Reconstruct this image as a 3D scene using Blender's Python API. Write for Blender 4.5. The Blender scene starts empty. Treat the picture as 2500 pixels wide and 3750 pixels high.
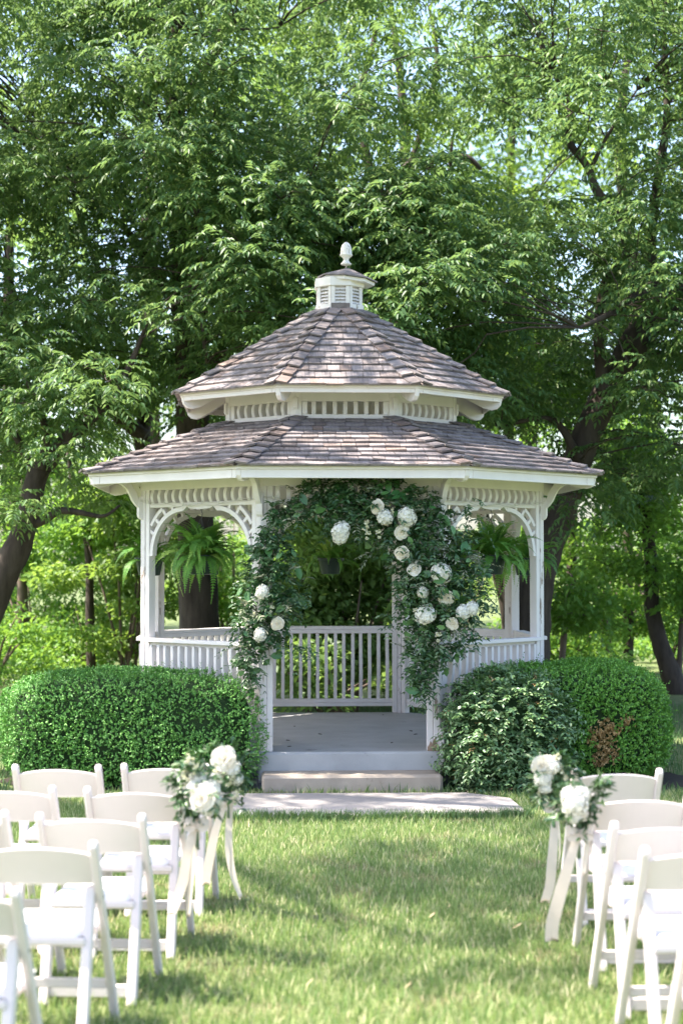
import bpy, bmesh, math, random
import numpy as np
from mathutils import Vector, Matrix

R = math.radians
random.seed(11)
rng = np.random.default_rng(11)
S = bpy.context.scene
COL = S.collection

# ------------------------------------------------------------------ camera
F_PX, HOR, CAM_H = 6156.6, 2055.6, 1.884
PITCH = math.atan((HOR - 1875) / F_PX)
cam = bpy.data.cameras.new('camera')
camo = bpy.data.objects.new('camera', cam)
COL.objects.link(camo)
cam.sensor_fit = 'VERTICAL'
cam.sensor_height = 36.0
cam.sensor_width = 24.0
cam.lens = F_PX / 3750 * 36.0
cam.clip_start = 0.1
cam.clip_end = 2000
camo.location = (0, 0, CAM_H)
camo.rotation_euler = (R(90) + PITCH, 0, 0)
cam.dof.use_dof = True
cam.dof.focus_distance = 14.0
cam.dof.aperture_fstop = 2.0
S.camera = camo

# ------------------------------------------------------------------ sky, sun, exposure
SUN = Vector((-0.52, -0.04, 0.85)).normalized()          # towards the sun
world = bpy.data.worlds.new('World')
S.world = world
world.use_nodes = True
wn = world.node_tree.nodes
wl = world.node_tree.links
for n in list(wn):
    wn.remove(n)
sky = wn.new('ShaderNodeTexSky')
sky.sky_type = 'NISHITA'
sky.sun_disc = False
sky.sun_elevation = math.asin(SUN.z)
sky.sun_rotation = math.atan2(SUN.x, SUN.y)
sky.air_density = 1.0
sky.dust_density = 2.5
sky.ozone_density = 1.0
bg = wn.new('ShaderNodeBackground')
bg.inputs['Strength'].default_value = 0.15
wo = wn.new('ShaderNodeOutputWorld')
wl.new(sky.outputs[0], bg.inputs[0])
wl.new(bg.outputs[0], wo.inputs[0])
sun = bpy.data.lights.new('sun', 'SUN')
suno = bpy.data.objects.new('sun', sun)
COL.objects.link(suno)
sun.energy = 5.0
sun.angle = R(0.53)
sun.color = (1.0, 0.93, 0.82)
suno.rotation_euler = SUN.to_track_quat('Z', 'Y').to_euler()
S.view_settings.view_transform = 'Standard'
S.view_settings.look = 'None'
S.view_settings.gamma = 1.0
S.view_settings.exposure = 1.82
S.view_settings.use_curve_mapping = False
S.cycles.use_denoising = True
S.cycles.max_bounces = 8
S.cycles.transparent_max_bounces = 4

def px(u, v, Y):
    """photo pixel (2500 x 3750) at depth Y -> world point"""
    dx = (u - 1250) / F_PX
    dv = (1875 - v) / F_PX
    y = math.cos(PITCH) - dv * math.sin(PITCH)
    z = math.sin(PITCH) + dv * math.cos(PITCH)
    t = Y / y
    return Vector((dx * t, Y, CAM_H + z * t))

# ------------------------------------------------------------------ materials
def newmat(name):
    m = bpy.data.materials.new(name)
    m.use_nodes = True
    nt = m.node_tree
    for n in list(nt.nodes):
        nt.nodes.remove(n)
    out = nt.nodes.new('ShaderNodeOutputMaterial')
    return m, nt, out

def ramp(nt, stops):
    r = nt.nodes.new('ShaderNodeValToRGB')
    e = r.color_ramp.elements
    while len(e) < len(stops):
        e.new(0.5)
    for i, (p, c) in enumerate(stops):
        e[i].position = p
        e[i].color = (*c, 1)
    return r

def noise(nt, scale, detail=4, rough=0.55, coord='Object', vec_scale=None):
    tc = nt.nodes.new('ShaderNodeTexCoord')
    n = nt.nodes.new('ShaderNodeTexNoise')
    n.inputs['Scale'].default_value = scale
    n.inputs['Detail'].default_value = detail
    n.inputs['Roughness'].default_value = rough
    if vec_scale:
        mp = nt.nodes.new('ShaderNodeMapping')
        mp.inputs['Scale'].default_value = vec_scale
        nt.links.new(tc.outputs[coord], mp.inputs[0])
        nt.links.new(mp.outputs[0], n.inputs['Vector'])
    else:
        nt.links.new(tc.outputs[coord], n.inputs['Vector'])
    return n

def surf_mat(name, stops, scale=6, rough=0.6, bump=0.15, bscale=60, vec_scale=None, spec=0.3,
             wear=None, wear_at=(0.62, 0.68), wear_scale=9, wear_vec=(1, 1, .25)):
    m, nt, out = newmat(name)
    b = nt.nodes.new('ShaderNodeBsdfPrincipled')
    b.inputs['Roughness'].default_value = rough
    b.inputs['Specular IOR Level'].default_value = spec
    n = noise(nt, scale, 5, .6, vec_scale=vec_scale)
    r = ramp(nt, stops)
    nt.links.new(n.outputs['Fac'], r.inputs[0])
    colour = r.outputs[0]
    if wear:
        wn_ = noise(nt, wear_scale, 7, .7, vec_scale=wear_vec)
        wr = ramp(nt, [(wear_at[0], (0, 0, 0)), (wear_at[1], (1, 1, 1))])
        nt.links.new(wn_.outputs['Fac'], wr.inputs[0])
        mx = nt.nodes.new('ShaderNodeMix')
        mx.data_type = 'RGBA'
        nt.links.new(wr.outputs[0], mx.inputs[0])
        nt.links.new(colour, mx.inputs[6])
        mx.inputs[7].default_value = (*wear, 1)
        colour = mx.outputs[2]
    nt.links.new(colour, b.inputs['Base Color'])
    if bump:
        n2 = noise(nt, bscale, 4, .6, vec_scale=vec_scale)
        bp = nt.nodes.new('ShaderNodeBump')
        bp.inputs['Strength'].default_value = bump
        bp.inputs['Distance'].default_value = 0.01
        nt.links.new(n2.outputs['Fac'], bp.inputs['Height'])
        nt.links.new(bp.outputs[0], b.inputs['Normal'])
    nt.links.new(b.outputs[0], out.inputs[0])
    return m

def leaf_mat(name, stops, trans=(.2, .32, .05), tfac=0.4, rough=0.45, spec=0.4, per='island'):
    """leaf colour differs from leaf to leaf; light passes through the blade"""
    m, nt, out = newmat(name)
    if per == 'island':
        g = nt.nodes.new('ShaderNodeNewGeometry')
        fac = g.outputs['Random Per Island']
    else:
        g = nt.nodes.new('ShaderNodeObjectInfo')
        fac = g.outputs['Random']
    r = ramp(nt, stops)
    nt.links.new(fac, r.inputs[0])
    b = nt.nodes.new('ShaderNodeBsdfPrincipled')
    b.inputs['Roughness'].default_value = rough
    b.inputs['Specular IOR Level'].default_value = spec
    nt.links.new(r.outputs[0], b.inputs['Base Color'])
    t = nt.nodes.new('ShaderNodeBsdfTranslucent')
    t.inputs['Color'].default_value = (*trans, 1)
    mx = nt.nodes.new('ShaderNodeMixShader')
    mx.inputs[0].default_value = tfac
    nt.links.new(b.outputs[0], mx.inputs[1])
    nt.links.new(t.outputs[0], mx.inputs[2])
    nt.links.new(mx.outputs[0], out.inputs[0])
    return m

def shingle_mat():
    m, nt, out = newmat('weathered_cedar')
    b = nt.nodes.new('ShaderNodeBsdfPrincipled')
    b.inputs['Roughness'].default_value = .75
    b.inputs['Specular IOR Level'].default_value = .25
    g = nt.nodes.new('ShaderNodeNewGeometry')
    oi = nt.nodes.new('ShaderNodeObjectInfo')
    ad = nt.nodes.new('ShaderNodeMath'); ad.operation = 'ADD'
    nt.links.new(g.outputs['Random Per Island'], ad.inputs[0])
    nt.links.new(oi.outputs['Random'], ad.inputs[1])
    fr = nt.nodes.new('ShaderNodeMath'); fr.operation = 'FRACT'
    nt.links.new(ad.outputs[0], fr.inputs[0])
    r = ramp(nt, [(0, (.16, .135, .13)), (.25, (.215, .19, .19)), (.55, (.245, .22, .222)), (.85, (.275, .248, .252)), (1, (.24, .18, .155))])
    nt.links.new(fr.outputs[0], r.inputs[0])
    n = noise(nt, 30, 6, .65, vec_scale=(1, .08, 1))
    r2 = ramp(nt, [(.3, (.62, .58, .56)), (.7, (1.15, 1.12, 1.12))])
    nt.links.new(n.outputs['Fac'], r2.inputs[0])
    mx = nt.nodes.new('ShaderNodeMix'); mx.data_type = 'RGBA'; mx.blend_type = 'MULTIPLY'
    mx.inputs[0].default_value = 1
    nt.links.new(r.outputs[0], mx.inputs[6])
    nt.links.new(r2.outputs[0], mx.inputs[7])
    nt.links.new(mx.outputs[2], b.inputs['Base Color'])
    bp = nt.nodes.new('ShaderNodeBump')
    bp.inputs['Strength'].default_value = .35
    bp.inputs['Distance'].default_value = .004
    nt.links.new(n.outputs['Fac'], bp.inputs['Height'])
    nt.links.new(bp.outputs[0], b.inputs['Normal'])
    nt.links.new(b.outputs[0], out.inputs[0])
    return m

WHITE = surf_mat('white_paint', [(.3, (.74, .685, .675)), (.7, (.80, .745, .735))], 5, .5, .12, 90, wear=(.50, .45, .41), wear_at=(.66, .72))
WORN = surf_mat('peeling_white_paint', [(.3, (.70, .645, .635)), (.7, (.78, .725, .715))], 6, .6, .25, 70, wear=(.30, .24, .20), wear_at=(.575, .61), wear_scale=14, wear_vec=(1, 1, .22))
FLOORM = surf_mat('grey_painted_concrete', [(.25, (.33, .325, .33)), (.75, (.43, .425, .43))], 3, .7, .2, 80, wear=(.20, .195, .19), wear_at=(.62, .72), wear_scale=5, wear_vec=(1, 1, 1))
SKIRT = surf_mat('dark_grey_paint', [(.3, (.11, .11, .13)), (.7, (.16, .16, .18))], 4, .7, .2, 60)
STEPM = surf_mat('tan_concrete', [(.25, (.30, .25, .205)), (.75, (.43, .36, .30))], 5, .85, .3, 120, wear=(.20, .16, .13), wear_at=(.62, .75), wear_scale=7, wear_vec=(1, 1, 1))
PADM = surf_mat('grey_concrete', [(.25, (.29, .262, .25)), (.75, (.36, .328, .315))], 2.5, .85, .25, 120, wear=(.24, .21, .20), wear_at=(.64, .74), wear_scale=3, wear_vec=(1, 1, 1))
SHING = shingle_mat()
DECKM = surf_mat('roof_deck_boards', [(.3, (.40, .37, .34)), (.7, (.52, .49, .46))], 4, .8, .1, 50)
BARK = surf_mat('bark', [(.3, (.030, .022, .018)), (.7, (.085, .066, .055))], 9, .9, .9, 16, vec_scale=(1, 1, .22))
BARK2 = surf_mat('pale_bark', [(.3, (.09, .065, .05)), (.7, (.20, .15, .125))], 9, .9, .8, 22, vec_scale=(1, 1, .22))
RESIN = surf_mat('white_resin', [(.3, (.72, .635, .63)), (.7, (.76, .675, .67))], 3, .38, .03, 40, spec=.4)
VINYL = surf_mat('white_vinyl', [(.3, (.80, .77, .77)), (.7, (.84, .81, .81))], 3, .42, .05, 25, spec=.4)
POTM = surf_mat('dark_green_plastic', [(.3, (.018, .035, .03)), (.7, (.03, .05, .045))], 5, .45, .05, 40)
WIREM = surf_mat('wire', [(.3, (.5, .46, .42)), (.7, (.62, .58, .53))], 5, .6, 0)
DARKW = surf_mat('dark_wire', [(.3, (.05, .05, .05)), (.7, (.09, .09, .09))], 5, .5, 0)
BULBM = surf_mat('clear_bulb', [(.3, (.75, .72, .66)), (.7, (.85, .82, .76))], 5, .2, 0, spec=.6)
RIBBON = leaf_mat('satin_ribbon', [(0, (.76, .66, .58)), (1, (.80, .70, .62))], (.80, .70, .60), .45, .35, .4)
ROSEM = leaf_mat('cream_petal', [(0, (.80, .72, .58)), (.5, (.84, .79, .69)), (1, (.86, .83, .76))], (.85, .78, .62), .3, .6, .15)
HYDM = leaf_mat('white_petal', [(0, (.76, .75, .62)), (.5, (.84, .82, .76)), (1, (.87, .86, .82))], (.84, .82, .72), .3, .6, .15)
BUDM = leaf_mat('greenish_white_petal', [(0, (.66, .66, .40)), (.5, (.82, .79, .64)), (1, (.86, .83, .74))], (.8, .78, .55), .3, .6, .15)
WALNUT = leaf_mat('walnut_leaf', [(0, (0.037, 0.090, 0.039)), (.5, (0.069, 0.155, 0.054)), (.85, (0.122, 0.219, 0.065)), (1, (0.203, 0.283, 0.086))], (.22, .34, .10), .40)
LIGHTL = leaf_mat('light_leaf', [(0, (0.072, 0.145, 0.034)), (.5, (0.137, 0.248, 0.053)), (1, (0.224, 0.335, 0.089))], (.30, .44, .07), .46)
FARL = leaf_mat('far_leaf', [(0, (0.064, 0.128, 0.037)), (.5, (0.116, 0.205, 0.060)), (1, (0.179, 0.282, 0.090))], (.28, .42, .09), .45)
UNDERL = leaf_mat('understory_leaf', [(0, (0.064, 0.154, 0.033)), (.5, (0.119, 0.265, 0.053)), (1, (0.206, 0.373, 0.081))], (.28, .46, .06), .45)
BOXL = leaf_mat('boxwood_leaf', [(0, (0.073, 0.198, 0.044)), (.5, (0.146, 0.363, 0.077)), (.85, (0.238, 0.512, 0.114)), (1, (0.368, 0.662, 0.164))], (.09, .20, .03), .2, .42, .4)
BOXL2 = leaf_mat('bright_boxwood_leaf', [(0, (0.076, 0.214, 0.032)), (.5, (0.153, 0.386, 0.049)), (1, (0.305, 0.587, 0.091))], (.12, .25, .03), .25, .36, .5)
PRIVL = leaf_mat('privet_leaf', [(0, (0.068, 0.142, 0.056)), (.5, (0.130, 0.242, 0.092)), (.85, (0.233, 0.355, 0.154)), (1, (0.373, 0.482, 0.231))], (.10, .18, .04), .2, .3, .6)
DEADL = leaf_mat('dead_leaf', [(0, (.28, .16, .06)), (.5, (.47, .30, .13)), (1, (.64, .46, .24))], (.5, .32, .13), .2, .7, .2)
CORE = surf_mat('dark_core', [(.3, (.014, .034, .010)), (.7, (.026, .052, .016))], 12, .95, .5, 30)  # dark green standing for the shaded inside of the foliage
GARL = leaf_mat('garland_leaf', [(0, (.026, .070, .026)), (.45, (.052, .120, .042)), (.82, (.092, .172, .066)), (1, (.20, .265, .14))], (.08, .17, .035), .18, .33, .55)
BIGL = leaf_mat('salal_leaf', [(0, (0.040, 0.130, 0.037)), (.6, (0.076, 0.200, 0.056)), (1, (0.170, 0.315, 0.119))], (.10, .22, .04), .2, .3, .55, per='object')
OLIVEL = leaf_mat('olive_leaf', [(0, (0.117, 0.156, 0.091)), (.5, (0.221, 0.247, 0.156)), (1, (0.442, 0.429, 0.312))], (.2, .22, .1), .2, .5, .3)
FERNL = leaf_mat('fern_frond', [(0, (0.065, 0.184, 0.035)), (.5, (0.119, 0.292, 0.051)), (.85, (0.194, 0.389, 0.076)), (1, (0.432, 0.562, 0.130))], (.20, .38, .05), .35, .5, .3, per='object')
GRASSM = leaf_mat('grass_blade', [(0, (0.092, 0.173, 0.054)), (.40, (0.166, 0.272, 0.081)), (.64, (0.275, 0.369, 0.125)), (.80, (0.451, 0.475, 0.233)), (1, (0.868, 0.754, 0.520))], (.30, .40, .12), .38, .5, .35)
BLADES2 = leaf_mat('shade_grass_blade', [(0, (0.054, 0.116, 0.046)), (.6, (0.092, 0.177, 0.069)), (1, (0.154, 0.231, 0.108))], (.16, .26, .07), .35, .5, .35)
LAWNM = surf_mat('lawn_soil_and_thatch', [(.3, (.075, .105, .035)), (.55, (.12, .15, .055)), (.75, (.19, .18, .09))], 3.5, .95, .4, 40)
SOILM = surf_mat('mulch', [(.3, (.016, .012, .009)), (.7, (.04, .03, .022))], 20, .95, .6, 40)
DRYL = surf_mat('dry_leaf', [(.3, (.40, .30, .17)), (.7, (.56, .45, .28))], 20, .8, .1, 40)
BROWNL = surf_mat('brown_leaf', [(.3, (.03, .03, .015)), (.7, (.07, .05, .03))], 20, .8, .1, 40)

# ------------------------------------------------------------------ mesh helpers
def mesh_arrays(name, verts, tris, mat, smooth=False):
    verts = np.asarray(verts, dtype=np.float32)
    tris = np.asarray(tris, dtype=np.int32)
    me = bpy.data.meshes.new(name)
    me.vertices.add(len(verts))
    me.vertices.foreach_set('co', verts.ravel())
    me.loops.add(tris.size)
    me.loops.foreach_set('vertex_index', tris.ravel())
    me.polygons.add(len(tris))
    me.polygons.foreach_set('loop_start', np.arange(0, tris.size, 3, dtype=np.int32))
    me.polygons.foreach_set('loop_total', np.full(len(tris), 3, dtype=np.int32))
    me.update(calc_edges=True)
    if smooth:
        me.polygons.foreach_set('use_smooth', np.ones(len(tris), dtype=bool))
    me.materials.append(mat)
    return me

class MB:
    def __init__(s):
        s.v, s.f = [], []
    def add(s, vs, fs, M=None):
        o = len(s.v)
        for p in vs:
            p = Vector(p)
            s.v.append(tuple(M @ p) if M else tuple(p))
        s.f += [tuple(i + o for i in f) for f in fs]
        return s
    def box(s, x0, x1, y0, y1, z0, z1, M=None):
        vs = [(x0, y0, z0), (x1, y0, z0), (x1, y1, z0), (x0, y1, z0), (x0, y0, z1), (x1, y0, z1), (x1, y1, z1), (x0, y1, z1)]
        return s.add(vs, [(0, 3, 2, 1), (4, 5, 6, 7), (0, 1, 5, 4), (1, 2, 6, 5), (2, 3, 7, 6), (3, 0, 4, 7)], M)
    def prism(s, poly, a0, a1, axis='z', M=None):
        """polygon extruded along an axis: z: (x,y); x: (y,z) pairs; y: (x,z) pairs"""
        n = len(poly)
        def P(q, a):
            return {'z': (q[0], q[1], a), 'x': (a, q[0], q[1]), 'y': (q[0], a, q[1])}[axis]
        vs = [P(q, a0) for q in poly] + [P(q, a1) for q in poly]
        fs = [tuple(range(n))[::-1], tuple(range(n, 2 * n))] + [(i, (i + 1) % n, n + (i + 1) % n, n + i) for i in range(n)]
        return s.add(vs, fs, M)
    def tube(s, pts, rad, seg=8, cap=True, wob=0.0):
        pts = [Vector(p) for p in pts]
        n = len(pts)
        if not hasattr(rad, '__len__'):
            rad = [rad] * n
        o = len(s.v)
        t0 = (pts[1] - pts[0]).normalized()
        side = t0.orthogonal().normalized()
        for i, p in enumerate(pts):
            t = (pts[min(i + 1, n - 1)] - pts[max(i - 1, 0)]).normalized()
            side = (side - t * side.dot(t)).normalized()
            bi = t.cross(side)
            for j in range(seg):
                a = 2 * math.pi * j / seg
                r = rad[i] * (1 + wob * random.uniform(-1, 1))
                s.v.append(tuple(p + (side * math.cos(a) + bi * math.sin(a)) * r))
        for i in range(n - 1):
            for j in range(seg):
                a, b = o + i * seg + j, o + i * seg + (j + 1) % seg
                s.f.append((a, b, b + seg, a + seg))
        if cap:
            s.f.append(tuple(o + j for j in range(seg))[::-1])
            s.f.append(tuple(o + (n - 1) * seg + j for j in range(seg)))
        return s
    def lathe(s, prof, seg=20, M=None):
        n = len(prof)
        vs, fs = [], []
        for r, z in prof:
            for j in range(seg):
                a = 2 * math.pi * j / seg
                vs.append((r * math.cos(a), r * math.sin(a), z))
        for i in range(n - 1):
            for j in range(seg):
                a, b = i * seg + j, i * seg + (j + 1) % seg
                fs.append((a, b, b + seg, a + seg))
        fs.append(tuple(range(seg))[::-1])
        fs.append(tuple((n - 1) * seg + j for j in range(seg)))
        return s.add(vs, fs, M)
    def mesh(s, name, mat, smooth=False, bevel=0.0, fix=True):
        me = bpy.data.meshes.new(name)
        me.from_pydata(s.v, [], s.f)
        if fix or bevel:
            bm = bmesh.new()
            bm.from_mesh(me)
            bmesh.ops.recalc_face_normals(bm, faces=bm.faces)
            if bevel:
                es = [e for e in bm.edges if len(e.link_faces) == 2 and e.calc_face_angle(0) > 0.6]
                bmesh.ops.bevel(bm, geom=es, offset=bevel, segments=1, affect='EDGES', clamp_overlap=True)
            bm.to_mesh(me)
            bm.free()
        me.update()
        if smooth:
            for p in me.polygons:
                p.use_smooth = True
        me.materials.append(mat)
        return me

def obj(name, me, parent=None, M=None, **props):
    o = bpy.data.objects.new(name, me)
    COL.objects.link(o)
    if parent is not None:
        o.parent = parent
    if M is not None:
        o.matrix_basis = M
    for k, v in props.items():
        o[k] = v
    return o

def thing(name, label, cat, loc=(0, 0, 0), rz=0.0, group=None):
    o = bpy.data.objects.new(name, None)
    COL.objects.link(o)
    o.location = loc
    o.rotation_euler = (0, 0, rz)
    o.empty_display_size = .1
    o['label'] = label
    o['category'] = cat
    if group:
        o['group'] = group
    return o

def tag(o, label, cat, group=None):
    o['label'] = label
    o['category'] = cat
    if group:
        o['group'] = group
    return o

def T(x, y, z):
    return Matrix.Translation((x, y, z))
def RZ(a):
    return Matrix.Rotation(a, 4, 'Z')

def basis(xa, ya, za, o):
    return Matrix(((xa[0], ya[0], za[0], o[0]), (xa[1], ya[1], za[1], o[1]), (xa[2], ya[2], za[2], o[2]), (0, 0, 0, 1)))

def unit(a):
    return a / np.maximum(np.linalg.norm(a, axis=-1, keepdims=True), 1e-9)

def leaf_tris(base, d, nrm, ln, wd, fold=.12, curl=.12, mid=.45):
    """(N,3) leaf base, unit direction, approx normal; folded rhombic blades, two triangles each"""
    d = unit(d)
    side = unit(np.cross(nrm, d))
    nn = np.cross(d, side)
    ln = np.broadcast_to(np.asarray(ln, float), (len(base),))[:, None]
    wd = np.broadcast_to(np.asarray(wd, float), (len(base),))[:, None]
    m = base + d * ln * mid
    up = nn * wd * fold * 2
    V = np.stack([base, m + side * wd * .5 + up, base + d * ln - nn * ln * curl, m - side * wd * .5 + up], 1).reshape(-1, 3)
    k = np.arange(len(base))[:, None] * 4
    Tt = np.concatenate([k + [0, 1, 2], k + [0, 2, 3]], 1).reshape(-1, 3)
    return V, Tt

def leaf_tris6(base, d, nrm, ln, wd, fold=.12, curl=.2):
    """rounder leaf: six triangles"""
    d = unit(d)
    side = unit(np.cross(nrm, d))
    nn = np.cross(d, side)
    ln = np.broadcast_to(np.asarray(ln, float), (len(base),))[:, None]
    wd = np.broadcast_to(np.asarray(wd, float), (len(base),))[:, None]
    def c(t):
        return base + d * ln * t - nn * ln * curl * t * t
    up = nn * wd * fold * 2
    V = np.stack([base, c(.3) + side * wd * .45 + up, c(.68) + side * wd * .42 + up, c(1.), c(.68) - side * wd * .42 + up, c(.3) - side * wd * .45 + up, c(.3), c(.68)], 1).reshape(-1, 3)
    k = np.arange(len(base))[:, None] * 8
    Tt = np.concatenate([k + [0, 1, 6], k + [1, 2, 7], k + [1, 7, 6], k + [2, 3, 7], k + [0, 6, 5], k + [5, 6, 7], k + [5, 7, 4], k + [4, 7, 3]], 1).reshape(-1, 3)
    return V, Tt

def join(parts):
    vs, ts, o = [], [], 0
    for v, t in parts:
        vs.append(v)
        ts.append(t + o)
        o += len(v)
    return np.concatenate(vs), np.concatenate(ts)

def rand_unit(n):
    return unit(rng.normal(size=(n, 3)))

# ================================================================== GROUND
def sheet(name, poly, z, mat):
    me = bpy.data.meshes.new(name)
    me.from_pydata([(x, y, z) for x, y in poly], [], [tuple(range(len(poly)))])
    me.materials.append(mat)
    return obj(name, me, kind='structure')
sheet('lawn', [(-300, -60), (300, -60), (300, 600), (-300, 600)], 0.0, LAWNM)
# landing slab before the step, curved outer edge
def pad_poly():
    pts = [(-1.42, 13.55), (-1.52, 12.95)]
    for i in range(13):
        x = -1.5 + 3.0 * i / 12
        pts.append((x * .93, 12.24 + .13 * (x / 1.5) ** 2 + .02 * x))
    pts += [(1.33, 13.3), (1.0, 13.62)]
    return pts
b = MB().prism(pad_poly(), -.05, .022)
obj('concrete_path', b.mesh('concrete_path', PADM, bevel=.006), kind='structure')
def bed(name, cx, cy, rx, ry):
    pts = [(cx + rx * math.cos(a) * random.uniform(.93, 1.05), cy + ry * math.sin(a) * random.uniform(.93, 1.05)) for a in [2 * math.pi * i / 28 for i in range(28)]]
    sheet(name, pts, .006, SOILM)
bed('mulch_bed', -1.75, 14.55, 1.2, .72)
bed('mulch_bed', 1.9, 14.5, 1.25, .85)

# ================================================================== GAZEBO
GX, GY, PHI = -0.0204, 15.864, R(2.94)
P_ = 1.5
RP = P_ / 2 / math.sin(math.pi / 8)
AP = RP * math.cos(math.pi / 8)
ZF, ZR = .30, .905
HB, FR0, FR1 = 2.514, 2.398, 2.36          # beam underside, frieze rail top and underside
RE, ZE = 2.4477, 2.65
RC, ZC = 1.1442, 3.139
RU, ZU = 1.5906, 3.393
C8, S8 = math.cos(math.pi / 8), math.sin(math.pi / 8)
gaz = thing('gazebo', 'white octagonal wooden gazebo with a two-tiered grey cedar shingle roof and cupola', 'gazebo', (GX, GY, 0), PHI)
def side(k):
    return RZ(R(45 * k))
def G(x, y, z):
    return Matrix.Translation((GX, GY, 0)) @ RZ(PHI) @ Vector((x, y, z))
def octa(ap):
    r = ap / C8
    return [(r * math.sin(math.pi / 8 + i * math.pi / 4), -r * math.cos(math.pi / 8 + i * math.pi / 4)) for i in range(8)]

# floor slab, step, skirt
b = MB().prism(octa(AP + .035), .05, ZF)
fl = obj('floor', b.mesh('floor', FLOORM, bevel=.018), gaz)
b = MB().prism(octa(AP + .015), -.02, .06)
obj('footing', b.mesh('footing', SKIRT), gaz)
for k in range(1, 8):          # dark painted rim boards round the slab
    w = (AP + .045) * math.tan(math.pi / 8)
    b = MB().box(-w, w, -(AP + .048), -(AP + .037), .03, ZF - .03)
    obj('skirt_board', b.mesh('skirt_board', SKIRT), gaz, side(k))
b = MB().box(-.735, .735, -(AP + .365), -(AP - .01), -.02, .149)
obj('step', b.mesh('step', STEPM, bevel=.022), gaz)

# posts, jambs
def post_poly():
    v = Vector((P_ / 2, -AP))
    d1 = Vector((math.cos(math.pi / 4), math.sin(math.pi / 4)))
    n1 = Vector((-d1.y, d1.x))
    t, a = .088, .054
    inn = Vector((-S8, C8)) * (t / C8)
    return [v - Vector((a, 0)), v, v + d1 * a, v + d1 * a + n1 * t, v + inn, v - Vector((a, 0)) + Vector((0, t))]
post_me = MB().prism(post_poly(), ZF, 2.70).mesh('post', WORN, bevel=.004)
jamb_me = MB().box(-.0245, .0245, 0, .076, ZF + .002, HB + .01).mesh('jamb', WHITE, bevel=.003)
jamb_low = MB().box(-.0245, .0245, 0, .076, ZF + .002, HB + .01).mesh('jamb', WORN, bevel=.003)
for k in range(8):
    obj('post', post_me, gaz, side(k))
    for sx in (-1, 1):
        obj('jamb', jamb_low if k == 0 else jamb_me, gaz, side(k) @ T(sx * (P_ / 2 - .0815), -AP + .005, 0))
# a strip of corner trim running past the slab edge beside the step
b = MB().box(P_ / 2 - .008, P_ / 2 + .03, -AP - .053, -AP - .039, .135, ZF + .2)
obj('corner_trim', b.mesh('corner_trim', WORN, bevel=.003), gaz)

# rotten wood showing at the foot of that post
ROT = surf_mat('rotten_wood', [(.3, (.22, .14, .10)), (.7, (.42, .30, .22))], 30, .9, .5, 60, vec_scale=(1, 1, .2))
rx = [P_ / 2 - .104 + .0125 * i for i in range(9)]
rz_ = [.035, .05, .085, .06, .095, .11, .07, .045, .03]
b = MB().prism([(rx[0], ZF + .002)] + [(x_, ZF + z_) for x_, z_ in zip(rx, rz_)] + [(rx[-1], ZF + .002)], -AP - .0025, -AP + .004, 'y')
obj('rotten_foot', b.mesh('rotten_foot', ROT), gaz)

# beam, frieze and arches per side
OW = P_ / 2 - .106          # half opening
beam_me = MB().box(-P_ / 2 + .012, P_ / 2 - .012, 0, .04, HB, 2.72).mesh('beam', WHITE, bevel=.003)
frail_me = MB().box(-OW, OW, .012, .056, FR1, FR0).mesh('frieze_rail', WHITE, bevel=.004)
def bow_poly(h, depth, bulge, power=1.0, n=10, s_curve=False):
    o, i = [], []
    for j in range(n + 1):
        t = j / n
        if s_curve:      # straight head, then a belly out and back in
            y = 0 if t > .80 else -bulge * math.sin(math.pi * min(1, (.80 - t) / .62)) if (.80 - t) < .62 else bulge * .55 * math.sin(math.pi * .5 * ((.80 - t) - .62) / .18)
        else:
            y = -bulge * math.sin(math.pi * t)
        o.append((y, t * h))
        i.append((y + depth, t * h))
    return o + i[::-1]
spin_me = MB().prism(bow_poly(HB - FR0, .062, .018), -.0185, .0185, 'x').mesh('spindle', WHITE, bevel=.003)
def baluster_poly(h):
    out, inn = [], []
    n = 16
    for j in range(n + 1):
        t = j / n                      # 0 bottom .. 1 top
        if t > .78:
            yo = -.052
        else:
            q = (.78 - t) / .78
            yo = -.052 + .040 * math.sin(math.pi * min(1, q * 1.6) * .5) ** 1.2 - .062 * (max(0, q - .35) / .65) ** 1.0 * math.sin(math.pi * min(1, max(0, q - .35) / .65) * .75)
        out.append((yo, t * h))
        inn.append((yo + .060, t * h))
    inn[-1] = (.008, h)
    return out + inn[::-1]
RB0, RB1 = ZF + .145, ZF + ZR - .062      # baluster bottom, top
bal_me = MB().prism(baluster_poly(RB1 - RB0), -.0165, .0165, 'x').mesh('baluster', WHITE, bevel=.003)
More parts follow.
